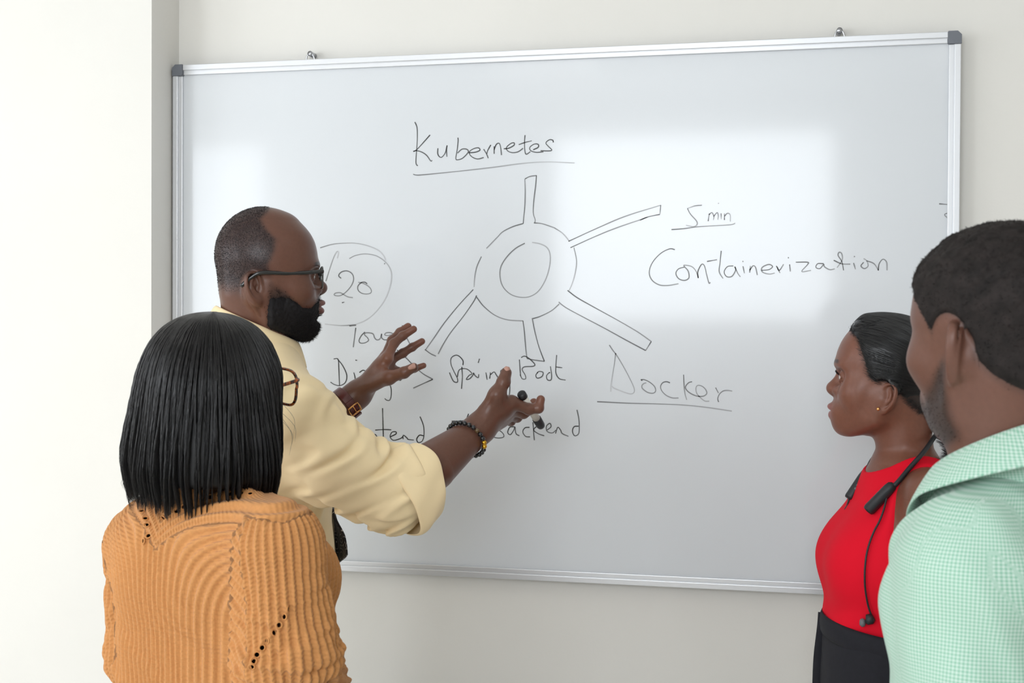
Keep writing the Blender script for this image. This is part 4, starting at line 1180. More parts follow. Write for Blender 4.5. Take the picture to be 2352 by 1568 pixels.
fB2 = np.array([math.cos(math.radians(AZB)), math.sin(math.radians(AZB)), 0])
hBR, bR = simple_hand(RWB, RWB - REB + fB2 * .1, (-.4, .2, -.5), thumb=-1)
hBL, bL = simple_hand(LWB, LWB - LEB + fB2 * .1, (.4, .1, -.5), thumb=1)
def arm(p, E_, W_, hf): return smin(cone(p, E_ + (W_ - E_) * .5, W_, .034, .026), hf(p), .02)
parts = [V1]
for E_, W_, hf, bb in ((REB, RWB, hBR, bR), (LEB, LWB, hBL, bL)):
    bb = np.concatenate([bb, [E_ + (W_ - E_) * .5]])
    parts.append(mesh_sdf(lambda p: arm(p, E_, W_, hf), bb.min(0) - .05, bb.max(0) + .05, .004))
def fB_in(p):
    d = loftB(p) + .02
    d = smin(d, chain(p, [RSB, REB, RWB], [.04, .036, .025]), .03)
    return smin(d, chain(p, [LSB, LEB, LWB], [.04, .036, .025]), .03)
CB_ = P(498, 1400, YB)
parts.append(mesh_sdf(fB_in, (CB_[0] - .36, YB - .34, .80), (CB_[0] + .36, YB + .38, 1.36), .014))
V, Q = merge(parts)
q = frB.loc(V.astype(np.float32))
C = np.tile(np.array(srgb(118, 80, 64)), (len(V), 1))
lip = np.exp(-((q[:, 0] / .022) ** 4 + ((q[:, 2] - HB['mouth']) / .011) ** 4)) * (q[:, 1] > .075) * (np.abs(q) < .2).all(1)
C = C * (1 - .6 * lip[:, None]) + .6 * lip[:, None] * np.array(srgb(140, 70, 66))
np_mesh('body', V, Q, M['skin_b'], pb, attrs={'Col': C})
make_eyes(pb, frB, hB, (0, 1, .05))

# ---- bob: outline by height, measured from the crown down (head frame)
#        z      half width   front   back
bobr = [(.1115, .003, .003, .005), (.110, .020, .020, .030), (.102, .046, .047, .058), (.086, .070, .073, .082), (.058, .090, .095, .103), (.02, .108, .102, .116), (-.03, .119, .096, .124), (-.08, .131, .086, .130), (-.13, .137, .080, .134), (-.17, .134, .072, .132), (-.20, .124, .060, .124)]
bz = np.array([r[0] for r in bobr])[::-1]; bw = np.array([r[1] for r in bobr])[::-1]; bf = np.array([r[2] for r in bobr])[::-1]; bb_ = np.array([r[3] for r in bobr])[::-1]
bzf = np.linspace(bz[0], bz[-1], 300); bwf, bff, bbf = (Loft._pch(bz, a_, bzf) * .95 for a_ in (bw, bf, bb_))
def bob_r(th, z):
    """radius of the bob surface in direction th (0 = right, 90 = front) at height z"""
    w = np.interp(z, bzf, bwf); d = np.where(np.sin(th) > 0, np.interp(z, bzf, bff), np.interp(z, bzf, bbf))
    c, s = np.abs(np.cos(th)), np.abs(np.sin(th))
    return 1 / ((c / w) ** 2.2 + (s / d) ** 2.2) ** (1 / 2.2)
rng = np.random.default_rng(9)
lofth = Loft([(r[0], 0, -.010, r[1] * .875, r[2] * .86, r[3] * .875) for r in bobr if -.14 < r[0] < .111], math.pi / 2, 2.2, kcap=.012)
def f_core(p):
    q = frB.loc(p); d = lofth(q)
    face = ell(q, (0, .14, -.075), (.066, .10, .12))           # opening for the face
    d = smax(d, -face, .01)
    return smax(d, -(fB_head(p) - .004), .004).astype(np.float32)
V, Q = mesh_sdf(f_core, frB.wld((0, 0, -.05)) - (.18, .18, .17), frB.wld((0, 0, -.05)) + (.18, .18, .19), .005)
bob = np_mesh('hair', V, Q, M['bob_core'], pb)
n = 21000; K = 26
th0 = rng.uniform(0, 2 * math.pi, n)
keep = ~((th0 > math.radians(56)) & (th0 < math.radians(124)))
th0 = th0[keep]; n = len(th0)
clump = (np.floor(th0 / (2 * math.pi) * 170) + .5) / 170 * 2 * math.pi
lay = 1 - rng.random(n) ** 1.6 * .16
cl_id = np.floor(th0 / (2 * math.pi) * 170).astype(int)
cr = np.random.default_rng(3)
c_len = cr.uniform(-.018, .016, 171)[cl_id]; c_ph = cr.uniform(0, 6.28, 171)[cl_id]; c_amp = cr.uniform(.2, 1.0, 171)[cl_id]; c_out = (.022 * np.sin(np.arange(171) * .37) + cr.normal(0, .022, 171))[cl_id]
zend = -.152 + c_len + rng.normal(0, .006, n)
S = np.zeros((n, K, 3))
_z = np.linspace(.1115, -.18, 400); _r = np.interp(_z, bzf, bwf)          # even steps along the outline of the bob
_s = np.concatenate([[0], np.cumsum(np.hypot(np.diff(_z), np.diff(_r)))]); arc_t = _s / _s[-1]; arc_f = (_z[0] - _z) / (_z[0] - _z[-1])
for k in range(K):
    t = k / (K - 1)
    z = .1115 + (zend - .1115) * np.interp(t, arc_t, arc_f)
    tend = smooth01(np.full(n, t), .55, 1.0)
    th = th0 + (clump - th0) * (.25 + .6 * tend) + .045 * c_amp * np.sin(t * 7 + c_ph) * t + rng.normal(0, .003, n)
    r = bob_r(th, z) * (lay + c_out * t + .004 * np.sin(t * 11 + c_ph)) * (1 + .012 * rng.normal(0, .3, n))
    curl = smooth01(np.full(n, t), .82, 1.0)
    r = r * (1 - .07 * curl * (lay - .84) / .16)
    # strands leave the parting near the crown
    q = np.stack([r * np.cos(th), -.010 + r * np.sin(th), z], 1)
    q[:, 2] += .004 * lay * (1 - t)
    S[:, k] = frB.wld(q)
h_ = hair('hair_strands', S, rng.uniform(.00022, .00042, n), M['bob'], bob, tip=.3); h_['kind'] = 'stuff'
# loose wisps by the glasses and the nape
W = []
for (x0, y0, x1, y1, bx) in ((655, 930, 674, 1010, 16), (652, 950, 668, 1040, 18), (300, 1085, 285, 1122, -8), (300, 1090, 292, 1130, -6), (330, 1100, 318, 1160, -6)):
    for j in range(2):
        a = P(x0 - 12 + random.uniform(-4, 4), y0 + random.uniform(-14, 14), YB + .0); b = P(x1 + random.uniform(-5, 5), y1 + random.uniform(-10, 10), YB + .0)
        m = (a + b) / 2 + np.array((bx * .0007, 0, 0))
        W.append(catmull([a, m, b], 8))
W = np.array(W)
h_ = hair('loose_strands', W, .0002, M['bob'], bob); h_['kind'] = 'stuff'

# ---- ribbed sweater
def knit_mat():
    m = mat('mustard_rib_knit', srgb(202, 142, 86), rough=.95, sheen=.1, noise=(220, .06))
    nt = m.node_tree; b = nt.nodes['Principled BSDF']
    at = nt.nodes.new('ShaderNodeAttribute'); at.attribute_name = 'knit'      # x across the ribs, y along
    sx = nt.nodes.new('ShaderNodeSeparateXYZ'); nt.links.new(at.outputs['Vector'], sx.inputs[0])
    def math_(op, a, b_=None):
        n = nt.nodes.new('ShaderNodeMath'); n.operation = op
        for i, v in enumerate((a, b_)):
            if v is None: continue
            if isinstance(v, (int, float)): n.inputs[i].default_value = v
            else: nt.links.new(v, n.inputs[i])
        return n.outputs[0]
    u = math_('MULTIPLY', sx.outputs['X'], 2 * math.pi)
    ribc = math_('COSINE', u)                       # 1 on the crest, -1 in the furrow
    vv = math_('MULTIPLY', sx.outputs['Y'], 2 * math.pi)
    # stitches: V shaped, alternate on both sides of the rib
    ab = math_('ABSOLUTE', math_('SINE', math_('MULTIPLY', u, .5)))
    st = math_('MULTIPLY', math_('SINE', math_('ADD', vv, math_('MULTIPLY', ab, 2.4))), .6)
    bp = nt.nodes.new('ShaderNodeBump'); bp.inputs['Strength'].default_value = .7; bp.inputs['Distance'].default_value = .0018
    hgt = math_('ADD', math_('MULTIPLY', ribc, .5), math_('MULTIPLY', st, .45))
    nt.links.new(hgt, bp.inputs['Height']); nt.links.new(bp.outputs['Normal'], b.inputs['Normal'])
    return m
M['knit'] = knit_mat()
spB = np.array([math.cos(math.radians(AZB)), math.sin(math.radians(AZB)), 0]); rtB = np.array([spB[1], -spB[0], 0])
def fB_torso(p):
    d = loftB(p)
    d = smin(d, chain(p, [P(492, 1165, YB), RSB + (0, 0, .012)], [.055, .056]), .05)
    d = smin(d, chain(p, [P(492, 1165, YB), LSB + (0, 0, .012)], [.055, .056]), .05)
    bust = np.minimum(ell(p, P(500, 1330, YB) + spB * .085 + rtB * .075, (.07, .07, .07)), ell(p, P(500, 1330, YB) + spB * .085 - rtB * .075, (.07, .07, .07)))
    d = smin(d, bust, .04)
    d = d + .0035 * folds(p, 31, 55, 3, .8, direction=(0, 0, 1)) * smooth01(1.20 - p[:, 2], 0, .12)
    return d
def fB_armr(p):
    d = chain(p, [RSB, REB, REB + (RWB - REB) * .95], [.064, .068, .056], .03)
    el = np.exp(-(np.sqrt(((p - (REB + (0, 0, -.01)).astype(np.float32)) ** 2).sum(1)) / .09) ** 2)
    return d - folds(p, 14, 120, 4, .8, direction=(0, .2, 1)) * (.001 + .006 * el)
def fB_arml(p):
    return chain(p, [LSB, LEB, LEB + (LWB - LEB) * .95], [.062, .066, .055], .03) - .003 * folds(p, 15, 90, 4, .8, direction=(0, .2, 1))
def fB_sweater(p):
    d = smin(fB_torso(p), fB_armr(p), .022); d = smin(d, fB_arml(p), .022)
    d = smax(d, -chain(p, neckB, [.060, .064, .060]), .008)
    d = smax(d, -cone(p, REB + (RWB - REB) * .6, RWB + (RWB - REB) * .1, .036, .034), .006)
    return smax(d, -cone(p, LEB + (LWB - LEB) * .6, LWB + (LWB - LEB) * .1, .036, .034), .006).astype(np.float32)
V, Q = mesh_sdf(fB_sweater, (CB_[0] - .36, YB - .34, .80), (CB_[0] + .40, YB + .40, 1.40), .0029)
# knit coordinates: ribs run up the back and fan out from a V yoke, those of the sleeves run along the arm
Vf = V.astype(np.float32)
dt, da, dl = fB_torso(Vf), fB_armr(Vf), fB_arml(Vf)
rel = V - P(498, 1300, YB)
su = rel @ rtB; sv = rel @ spB
back = sv < .02
ang = np.arctan2(su, -sv)                                   # 0 on the spine
arc = ang * .135
PV = P(330, 1245, YB)                                        # point of the V on the back
zz = V[:, 2]
# torso ribs: bend outwards above the yoke line towards the shoulder
apex = P(498, 1330, YB)[2]
lift = np.maximum(0, zz - apex + .03)
u_t = arc - 5.5 * lift ** 2 * smooth01(np.abs(arc), 0, .16) * np.sign(arc)
v_t = zz
# yoke band running parallel to the neckline
sp0 = -.062                                                  # the V sits left of the spine line as seen here
yz = 1.315 + .0 - .0
dist_v = zz - (P(345, 1235, YB)[2] + .058 * (1 - np.exp(-np.abs(arc) / .075)))
yoke = smooth01(dist_v, .0, .006) * back
u_y = dist_v; v_y = arc * 1.15
axr = adir(RSB, REB); rr_ = V - RSB
ur = np.arctan2(rr_ @ np.cross(axr, spB), rr_ @ spB) * .068
vr = rr_ @ axr
# sleeve: a slanted eyelet row parts straight ribs from slanted ones
sl = vr - (.115 + .9 * ur)
ur2 = np.where(sl > 0, ur * .55 + vr * .75, ur)
vr2 = np.where(sl > 0, vr * .55 - ur * .75, vr)
axl = adir(LSB, LEB); rl_ = V - LSB
ul = np.arctan2(rl_ @ np.cross(axl, spB), rl_ @ spB) * .066; vl = rl_ @ axl
isr = da < dt; isl = dl < np.minimum(dt, da)
u = np.where(yoke > .5, u_y, u_t); v = np.where(yoke > .5, v_y, v_t)
u = np.where(isr, ur2, u); v = np.where(isr, vr2, v)
u = np.where(isl, ul, u); v = np.where(isl, vl, v)
PER = .0125
ridge = .5 + .5 * np.cos(2 * np.pi * u / PER)
N = vnormals(V, Q)
V = V + N * ((ridge - .5) * .0052)[:, None]
# eyelets: real holes through the knit along the neckline V and the sleeve, each bound by a ring of yarn
from mathutils.bvhtree import BVHTree
bv_ = BVHTree.FromPolygons([tuple(x) for x in V], [tuple(x) for x in Q])
eye_px = [(483, 1141), (503, 1137), (528, 1135), (554, 1132), (575, 1133), (423, 1164), (405, 1173), (390, 1181), (375, 1189), (315, 1137), (326, 1173), (334, 1190), (337, 1205), (341, 1230), (329, 1242),
          (662, 1398), (653, 1416), (641, 1435), (629, 1453), (615, 1471), (602, 1487), (590, 1503), (583, 1518), (578, 1531)]
QC = V[Q].mean(1); open_ = np.zeros(len(Q), bool); rings = []
for (ux, uy) in eye_px:
    d = Vector(P(ux, uy, 0) - CAM).normalized()
    loc, nor, idx, dist = bv_.ray_cast(Vector(CAM), d)
    if loc is None: continue
    open_ |= np.linalg.norm(QC - np.array(loc), axis=1) < .0038
    rings.append((loc, nor))
Q = Q[~open_]
np_sw = np_mesh('sweater', V, Q, M['knit'], pb, attrs={'knit': np.stack([u / PER, v / .0062, 0 * u], 1)})
M['yarn'] = mat('mustard_yarn', srgb(202, 142, 86), rough=.95)
for loc, nor in rings:
    a = nor.orthogonal().normalized(); b = nor.cross(a)
    MB().tube([np.array(loc + (a * math.cos(t) + b * math.sin(t)) * .0043) for t in np.arange(14) * 2 * math.pi / 14], .0013, 6, closed=True).build('eyelet', M['yarn'], np_sw)
legs(pb, (CB_[0], YB, .9), AZB, M['trouser_d'], M['shoe_d'], .96, .172, .118, foot=.24)

# ---- tortoiseshell glasses
def tort():
    m = mat('tortoiseshell', srgb(120, 60, 24), rough=.2, coat=.5)
    nt = m.node_tree; b = nt.nodes['Principled BSDF']
    tc = nt.nodes.new('ShaderNodeTexCoord'); n = nt.nodes.new('ShaderNodeTexNoise'); n.inputs['Scale'].default_value = 160
    nt.links.new(tc.outputs['Object'], n.inputs['Vector'])
    cr = nt.nodes.new('ShaderNodeValToRGB'); cr.color_ramp.elements[0].position = .42; cr.color_ramp.elements[1].position = .58
    cr.color_ramp.elements[0].color = (*srgb(40, 20, 12), 1); cr.color_ramp.elements[1].color = (*srgb(178, 92, 34), 1)
    nt.links.new(n.outputs['Fac'], cr.inputs['Fac']); nt.links.new(cr.outputs['Color'], b.inputs['Base Color'])
    return m
M['tort'] = tort()
glasses('eyeglasses', 'tortoiseshell eyeglasses worn by the woman with the black bob', frB, HB['eye'] - .004, .100, (M['tort'], M['tort'], M['lens']), ex=.038, lw=.031, lh=.027, rim=.0024, ear=(.070, -.02, .006), temple=(.0018, .0030), wrap=.12)
# ------------------------------------------------------------------ the woman in the red top
M['skin_d'] = skin_mat('woman_red_skin', .38)
M['red'] = mat('red_jersey', srgb(226, 10, 40), rough=.8, spec=.25, bump=(900, .06, .0004))
M['slick'] = mat('slick_hair', srgb(18, 17, 19), rough=.30, spec=.6)
M['blackcloth'] = mat('black_suiting', srgb(26, 26, 34), rough=.85, noise=(120, .1))
YD = -0.40
HD = dict(eye=.001, brow=.025, tip=-.021, base=-.032, mouth=-.061, chin=-.104, cran=((0, -.016, .030), (.072, .092, .082)), cran2=((0, .006, .050), (.058, .062, .056)), cy=.03, kface=.03, jaw_y=-.004,
  face=[(.098, .036, .042, .02), (.078, .052, .058, .03), (.060, .061, .069, .035), (.040, .065, .0775, .04), (.025, .066, .0795, .04), (.006, .066, .074, .04), (-.012, .066, .072, .04), (-.032, .065, .075, .035), (-.052, .061, .077, .03), (-.072, .054, .078, .02), (-.090, .043, .076, .01), (-.108, .028, .064, -.01)],
  ytip=.1005, ylip=.0990, lips=1.25, nose_w=1.2, ear=(.068, -.008, -.032), ear_s=.86, ear_out=26, ear_tilt=12, open=.0042, cheek=1.25, eye_in=.0085, chin_y=.006)
hD = make_head(HD)
frD = Frame(P(2030, 868, YD), 171, 0, 0)
AZD = 189.0
pd_ = empty('person', (*P(2040, 1400, YD)[:2], 0), 'woman in a red sleeveless top and black trousers with hair tied back', 'person')
neckD = [frD.wld((0, -.030, -.045)), P(2078, 1030, YD), P(2082, 1110, YD)]
fwD = np.array([math.cos(math.radians(AZD)), math.sin(math.radians(AZD)), 0]); rtD = np.array([fwD[1], -fwD[0], 0])
def rowD(py, w, df, db, px):
    c = P(px, py, YD); return (c[2], c[0], c[1], w, df, db)
loftD = Loft([rowD(1062, .058, .052, .060, 2078), rowD(1085, .085, .060, .070, 2074), rowD(1115, .112, .068, .082, 2068), rowD(1160, .136, .078, .092, 2060), rowD(1220, .148, .092, .094, 2048), rowD(1290, .146, .102, .090, 2040), rowD(1370, .128, .098, .086, 2034), rowD(1420, .126, .104, .088, 2032), rowD(1490, .125, .095, .085, 2034), rowD(1568, .138, .096, .098, 2036), rowD(1680, .14, .09, .10, 2040)], math.radians(AZD), 2.2, kcap=.03)
BUS = [P(2040, 1285, YD) + fwD * .053 + s * rtD * .056 for s in (1, -1)]
LSD = P(2150, 1148, YD - .140); LED = P(2172, 1400, YD - .185); LWD = P(2130, 1600, YD - .205)       # near arm
RSD = P(2062, 1148, YD + .130); RED = P(2080, 1400, YD + .180); RWD = P(2050, 1600, YD + .200)        # far arm
hDl, bDl = simple_hand(LWD, LWD - LED + fwD * .03, -rtD * -1, s=.9, thumb=-1)
hDr, bDr = simple_hand(RWD, RWD - RED + fwD * .03, -rtD, s=.9, thumb=1)
def fD_torso(p):
    d = loftD(p)
    for b in BUS: d = smin(d, ell(p, b, (.052, .052, .054)), .06)
    return d
def fD_core(p):
    d = smin(fD_torso(p), chain(p, neckD, [.049, .050, .062]), .035)
    for S_ in (LSD, RSD): d = smin(d, chain(p, [P(2080, 1105, YD), S_], [.040, .048]), .04)
    return d
def fD_body(p):
    d = fD_core(p)
    for S_, E_, W_ in ((LSD, LED, LWD), (RSD, RED, RWD)):
        d = smin(d, chain(p, [S_, S_ + (E_ - S_) * .5, E_, E_ + (W_ - E_) * .3, W_], [.047, .045, .038, .038, .025]), .03)
    return d
def fD_head(p): return smin(hD(frD.loc(p)), fD_body(p), .025)
parts = [mesh_sdf(fD_head, frD.o - (.15, .25, .20), frD.o + (.20, .25, .15), .0018)]
zc_ = frD.o[2] - .2
V, Q = mesh_sdf(fD_body, (P(2040, 1300, YD)[0] - .22, YD - .29, .82), (P(2040, 1300, YD)[0] + .26, YD + .29, zc_ + .012), .005)
parts.append((V, Q))
for hf, bb in ((hDl, bDl), (hDr, bDr)): parts.append(mesh_sdf(hf, bb.min(0) - .03, bb.max(0) + .03, .004))
V, Q = merge(parts)
q = frD.loc(V.astype(np.float32)).astype(float)
near = (np.abs(q) < .2).all(1)
C = np.tile(np.array(srgb(120, 76, 60)), (len(V), 1))
def hair_maskD(q):
    y, z = q[:, 1], q[:, 2]
    hb = np.interp(z, [-.07, -.02, -.0085, .004, .046, .071, .088, .11], [-.03, -.004, .004, .021, .033, .042, .060, .07])
    zb = np.interp(y, [-.11, -.08, -.05, -.03, -.018, .1], [-.075, -.068, -.05, -.024, -.012, -.012])
    m = smooth01(hb - y, -.010, .014) * smooth01(z - zb, -.010, .010)
    e = np.sqrt((y - HD['ear'][1] - .006) ** 2 / .021 ** 2 + (z - HD['ear'][2]) ** 2 / .030 ** 2)
    return m * smooth01(e, .9, 1.15) * (1 - smooth01(np.abs(q[:, 0]), .077, .081))
hm = hair_maskD(q) * near
C = C * (1 - .9 * hm[:, None]) + .9 * hm[:, None] * np.array(srgb(24, 21, 22))
lip = np.exp(-((q[:, 0] / .023) ** 4 + ((q[:, 2] - HD['mouth']) / .0125) ** 4)) * (q[:, 1] > .085) * near
C = C * (1 - .75 * lip[:, None]) + .75 * lip[:, None] * np.array(srgb(158, 98, 98))
ax_ = np.abs(q[:, 0]); zb_ = HD['brow'] + .002 + .004 * np.sin(np.clip((ax_ - .010) / .045, 0, 1) * 3)
bw_ = smooth01(.0042 - np.abs(q[:, 2] - zb_), 0, .002) * smooth01(ax_, .009, .013) * smooth01(.052 - ax_, 0, .012) * (q[:, 1] > .04) * near
C = C * (1 - .85 * bw_[:, None]) + .85 * bw_[:, None] * np.array(srgb(24, 20, 20))
eyl = np.abs(np.linalg.norm((np.abs(q) * (1, 0, 0) + q * (0, 1, 1)) - (hD.ex, hD.ye, hD.ze), axis=1) - .0128)
np_mesh('body', V, Q, M['skin_d'], pd_, attrs={'Col': C})
make_eyes(pd_, frD, hD, (0, 1, .12))
# lashes
Ls = []
for sx in (1, -1):
    for j in range(26):
        t = math.radians(25 + 130 * j / 25)
        a = np.array((sx * hD.ex + .0125 * math.cos(t), hD.ye + .0105, hD.ze + .0035 + .0022 * math.sin(t)))
        dv = np.array((.25 * math.cos(t), .9, .45 + .2 * math.sin(t)))
        Ls.append([frD.wld(a + dv * .0075 * s_ + np.array((0, 0, .003 * s_ * s_))) for s_ in np.linspace(0, 1, 5)])
h_ = hair('eyelashes', np.array(Ls), .00025, M['slick'], pd_); h_['kind'] = 'stuff'

# ---- slicked back hair
def fD_hair(p):
    q = frD.loc(p).astype(float); m = hair_maskD(q)
    th = .0035 + .003 * smooth01(q[:, 2], .07, .11) * smooth01(q[:, 1], -.02, .05) - .0030 * np.exp(-((q[:, 2] - (.086 + .35 * (.05 - q[:, 1]))) / .0022) ** 2) * smooth01(q[:, 1], -.01, .02)
    d = hD(frD.loc(p)) - (th * m - .0045 * (1 - m))
    d = smin(d, ell(q.astype(np.float32), (0, -.112, -.020), (.028, .022, .026)), .02)       # knot where the hair is tied
    return d.astype(np.float32)
V, Q = mesh_sdf(fD_hair, frD.wld((0, -.02, .02)) - (.14, .14, .12), frD.wld((0, -.02, .02)) + (.14, .14, .12), .0024)
q = frD.loc(V.astype(np.float32)).astype(float)
V, Q = cut(V, Q, (hair_maskD(q) > .15) | (q[:, 1] < -.105))
hr = np_mesh('hair', V, Q, M['slick'], pd_)
rng = np.random.default_rng(17)
S0, fi = sample_surface(V, Q, 5200, rng)
K = 12; S = np.zeros((len(S0), K, 3)); cur = S0.copy()
bun = frD.wld((0, -.12, -.015))
G, F0 = grad(fD_hair, cur, .002)
for k in range(K):
    S[:, k] = cur
    G, F0 = grad(fD_hair, cur, .002); nn = G / (np.linalg.norm(G, axis=1, keepdims=True) + 1e-9)
    S[:, k] = cur + nn * .0009
    t = bun - cur; t -= nn * (t * nn).sum(1, keepdims=True); L = np.linalg.norm(t, axis=1, keepdims=True)
    cur = cur - nn * F0[:, None] * .8 + t / (L + 1e-6) * np.minimum(.0045, L * .5)
h_ = hair('hair_strands', S, rng.uniform(.0002, .0004, len(S)), M['slick'], hr); h_['kind'] = 'stuff'
# baby hairs at the hairline
Vb, Qb = parts[0]; qb = frD.loc(Vb.astype(np.float32)).astype(float); mb_ = hair_maskD(qb); wgt = mb_ * (1 - mb_) * 4
S0, fi = sample_surface(Vb, Qb, 1500, rng, wgt + 1e-6)
nn = vnormals(Vb, Qb)[Qb[fi, 0]]; t = bun - S0; t -= nn * (t * nn).sum(1, keepdims=True); t /= np.linalg.norm(t, axis=1, keepdims=True)
S = np.stack([S0 + (t * 1.0 + nn * .18 + rng.normal(0, .22, S0.shape)) * .012 * s_ for s_ in np.linspace(0, 1, 5)], 1)
h_ = hair('hairline_strands', S, .00014, M['slick'], hr); h_['kind'] = 'stuff'
# curled tail of hair
tail = catmull([frD.wld((0, -.112, -.025)), P(2165, 930, YD), P(2190, 975, YD - .01), P(2202, 1015, YD - .015), P(2196, 1044, YD - .015), P(2172, 1046, YD - .015)], 8)
nS = 420; S = np.zeros((nS, len(tail), 3))
off = rng.normal(0, 1, (nS, 3)) * .0075; ph = rng.uniform(0, 6.28, nS)
for k in range(len(tail)):
    t = k / (len(tail) - 1)
    S[:, k] = tail[k] + off * (1 - .3 * t) + np.stack([np.sin(t * 9 + ph), np.cos(t * 7 + ph), np.sin(t * 8 + ph * 2)], 1) * .0035
# rungs: single locks curving forward under the jaw line of the neighbour
R_ = []
for j, (x0, y0, x1, y1) in enumerate(((2190, 992, 2146, 994), (2194, 1004, 2148, 1003), (2198, 1014, 2152, 1012), (2200, 1024, 2158, 1021), (2200, 1034, 2164, 1030))):
    for k in range(14):
        a, b = P(x0, y0, YD - .01), P(x1, y1, YD - .02); jit = rng.normal(0, .0016, 3)
        R_.append(catmull([a + jit, (a + b) / 2 + jit + np.array((0, 0, -.006)), b + jit], (len(tail) - 1) // 2)[:len(tail)])
S = np.concatenate([S, np.array([np.concatenate([r, np.repeat(r[-1:], len(tail) - len(r), 0)]) if len(r) < len(tail) else r for r in R_])])
h_ = hair('hair_tail', S, .00045, M['slick'], hr); h_['kind'] = 'stuff'

# ---- red top
arm_z = [P(2060, y_, YD)[2] for y_ in (1300, 1262, 1240, 1215, 1180, 1130, 1090, 1040)]; arm_r = [.4, .30, .165, .140, .131, .122, .110, .095]
def fD_top(p):
    d = fD_core(p) - .0048
    d = d - .0018 * folds(p, 41, 70, 4, .8, direction=(.2, .1, 1)) * smooth01(1.14 - p[:, 2], 0, .08)
    # neckline
    c = P(2078, 1040, YD)
    d = smax(d, -ell(p, c + fwD * .014, (.088, .070, .044), rotz(math.radians(AZD))), .004)
    # arm holes
    for S_, s_ in ((LSD, -1), (RSD, 1)):
        d = smax(d, -(chain(p, [S_ + rtD * s_ * .02 - (0, 0, .06), LED if s_ < 0 else RED], [.050, .044])), .004)
    lat = np.abs((p - P(2062, 1150, YD).astype(np.float32)) @ rtD.astype(np.float32))
    d = smax(d, (lat - np.interp(p[:, 2], arm_z, arm_r)) * .8, .004)
    return smax(d, P(2040, 1452, YD)[2] - p[:, 2], .004).astype(np.float32)
cD = P(2040, 1300, YD)
V, Q = mesh_sdf(fD_top, (cD[0] - .2, YD - .23, .96), (cD[0] + .23, YD + .22, 1.36), .0032)
np_mesh('top', V, Q, M['red'], pd_)
tro = legs(pd_, (P(2036, 1568, YD)[0], YD, .9), AZD, M['blackcloth'], M['shoe_d'], P(2040, 1432, YD)[2], .152, .116, foot=.24)
# waistband, pleat seams, front tab
zt = P(2040, 1437, YD)[2]
wb = []
for j in range(72):
    a = 2 * math.pi * j / 72; c_, s_ = math.cos(a), math.sin(a)
    wb.append(np.array((P(2036, 1568, YD)[0], YD, 0)) + fwD * c_ * (.114 if c_ > 0 else .116) + rtD * s_ * .146 + np.array((0, 0, zt - .012 + .012 * c_)))
MB().tube(wb, 1.0, 8, closed=True, flat=(.020, .004, (0, 0, 1))).build('waistband', M['blackcloth'], tro)
tb = P(1899, 1424, YD + .02)
MB().tube(catmull([tb + (-.004, 0, .014), tb + (-.006, -.004, -.012), tb + (-.012, -.004, -.07), tb + (-.014, 0, -.14)], 5), 1.0, 10, flat=(.012, .005, fwD)).build('fly_flap', M['blackcloth'], tro)

# ---- earphones round the neck
M['ear_black'] = mat('black_rubber', srgb(34, 36, 40), rough=.45)
M['ear_grey'] = mat('grey_silicone', srgb(110, 112, 116), rough=.5)
bvD = BVHTree.FromPolygons([tuple(x) for x in V], [tuple(x) for x in Q])
def on_top(u, v, off, dflt):
    d = Vector(P(u, v, 0) - CAM).normalized(); h = bvD.ray_cast(Vector(CAM), d)
    if h[0] is None or h[0].y > YD + .1: return P(u, v, dflt)
    n_ = h[1] if h[1].dot(d) < 0 else -h[1]
    return np.array(h[0] + n_ * off)
eph = empty('neckband_earphones', P(2080, 1040, YD), 'black neckband earphones with dangling earbud hanging round the neck', 'earphones')
nb = [P(1990, 1082, -.375), P(2006, 1052, -.37), P(2040, 1015, -.33), P(2110, 985, -.32), P(2150, 990, -.40), P(2140, 1012, -.455), on_top(2118, 1042, .006, -.49), on_top(2090, 1078, .006, -.51), on_top(2062, 1112, .006, -.52), on_top(2050, 1126, .007, -.52)]
MB().tube(catmull(nb, 8), .0042, 12).build('neckband', M['ear_black'], eph)
m0, m1 = on_top(2058, 1116, .008, -.52), on_top(2003, 1178, .010, -.53)
MB().tube([m0, m0 + (m1 - m0) * .06, m0 + (m1 - m0) * .2, m0 + (m1 - m0) * .94, m1], [.0045, .0085, .0100, .0106, .0095], 16).build('battery_pod', M['ear_black'], eph)
f0, f1 = P(1992, 1080, -.375), P(1950, 1145, -.39)
MB().tube([f0, f0 + (f1 - f0) * .08, f0 + (f1 - f0) * .25, f0 + (f1 - f0) * .94, f1], [.004, .008, .0092, .0096, .0085], 16).build('control_pod', M['ear_black'], eph)
for t in (.42, .54, .66):
    c = f0 + (f1 - f0) * t + np.array((.0, -.0092, .002)); MB().add(*ball(c, .0026, 10, 6)).build('button', M['ear_grey'], eph)
cord = [m0 + (m1 - m0) * .25] + [on_top(u_, v_, .006, -.52) for u_, v_ in ((2043, 1140), (2040, 1155), (2034, 1176), (2024, 1200), (2012, 1222), (2002, 1245), (1994, 1272), (1990, 1300), (1989, 1326), (1990, 1350), (1996, 1385), (2004, 1412))]
MB().tube(catmull(cord, 8), .0017, 8).build('cord', M['ear_black'], eph)
MB().tube(catmull([f1, P(1946, 1160, -.39), P(1940, 1178, -.385), P(1945, 1230, -.33), P(1960, 1300, -.28)], 6), .0017, 8).build('cord', M['ear_black'], eph)
e0 = on_top(2002, 1420, .008, -.52); e1 = on_top(1988, 1426, .008, -.52)
bud = MB().tube([e0 + (.006, 0, .004), e0 + (.002, 0, .002), e0 + (-.006, 0, 0), e0 + (-.008, 0, 0)], [.005, .0092, .0092, .006], 14).build('earbud', M['ear_black'], eph)
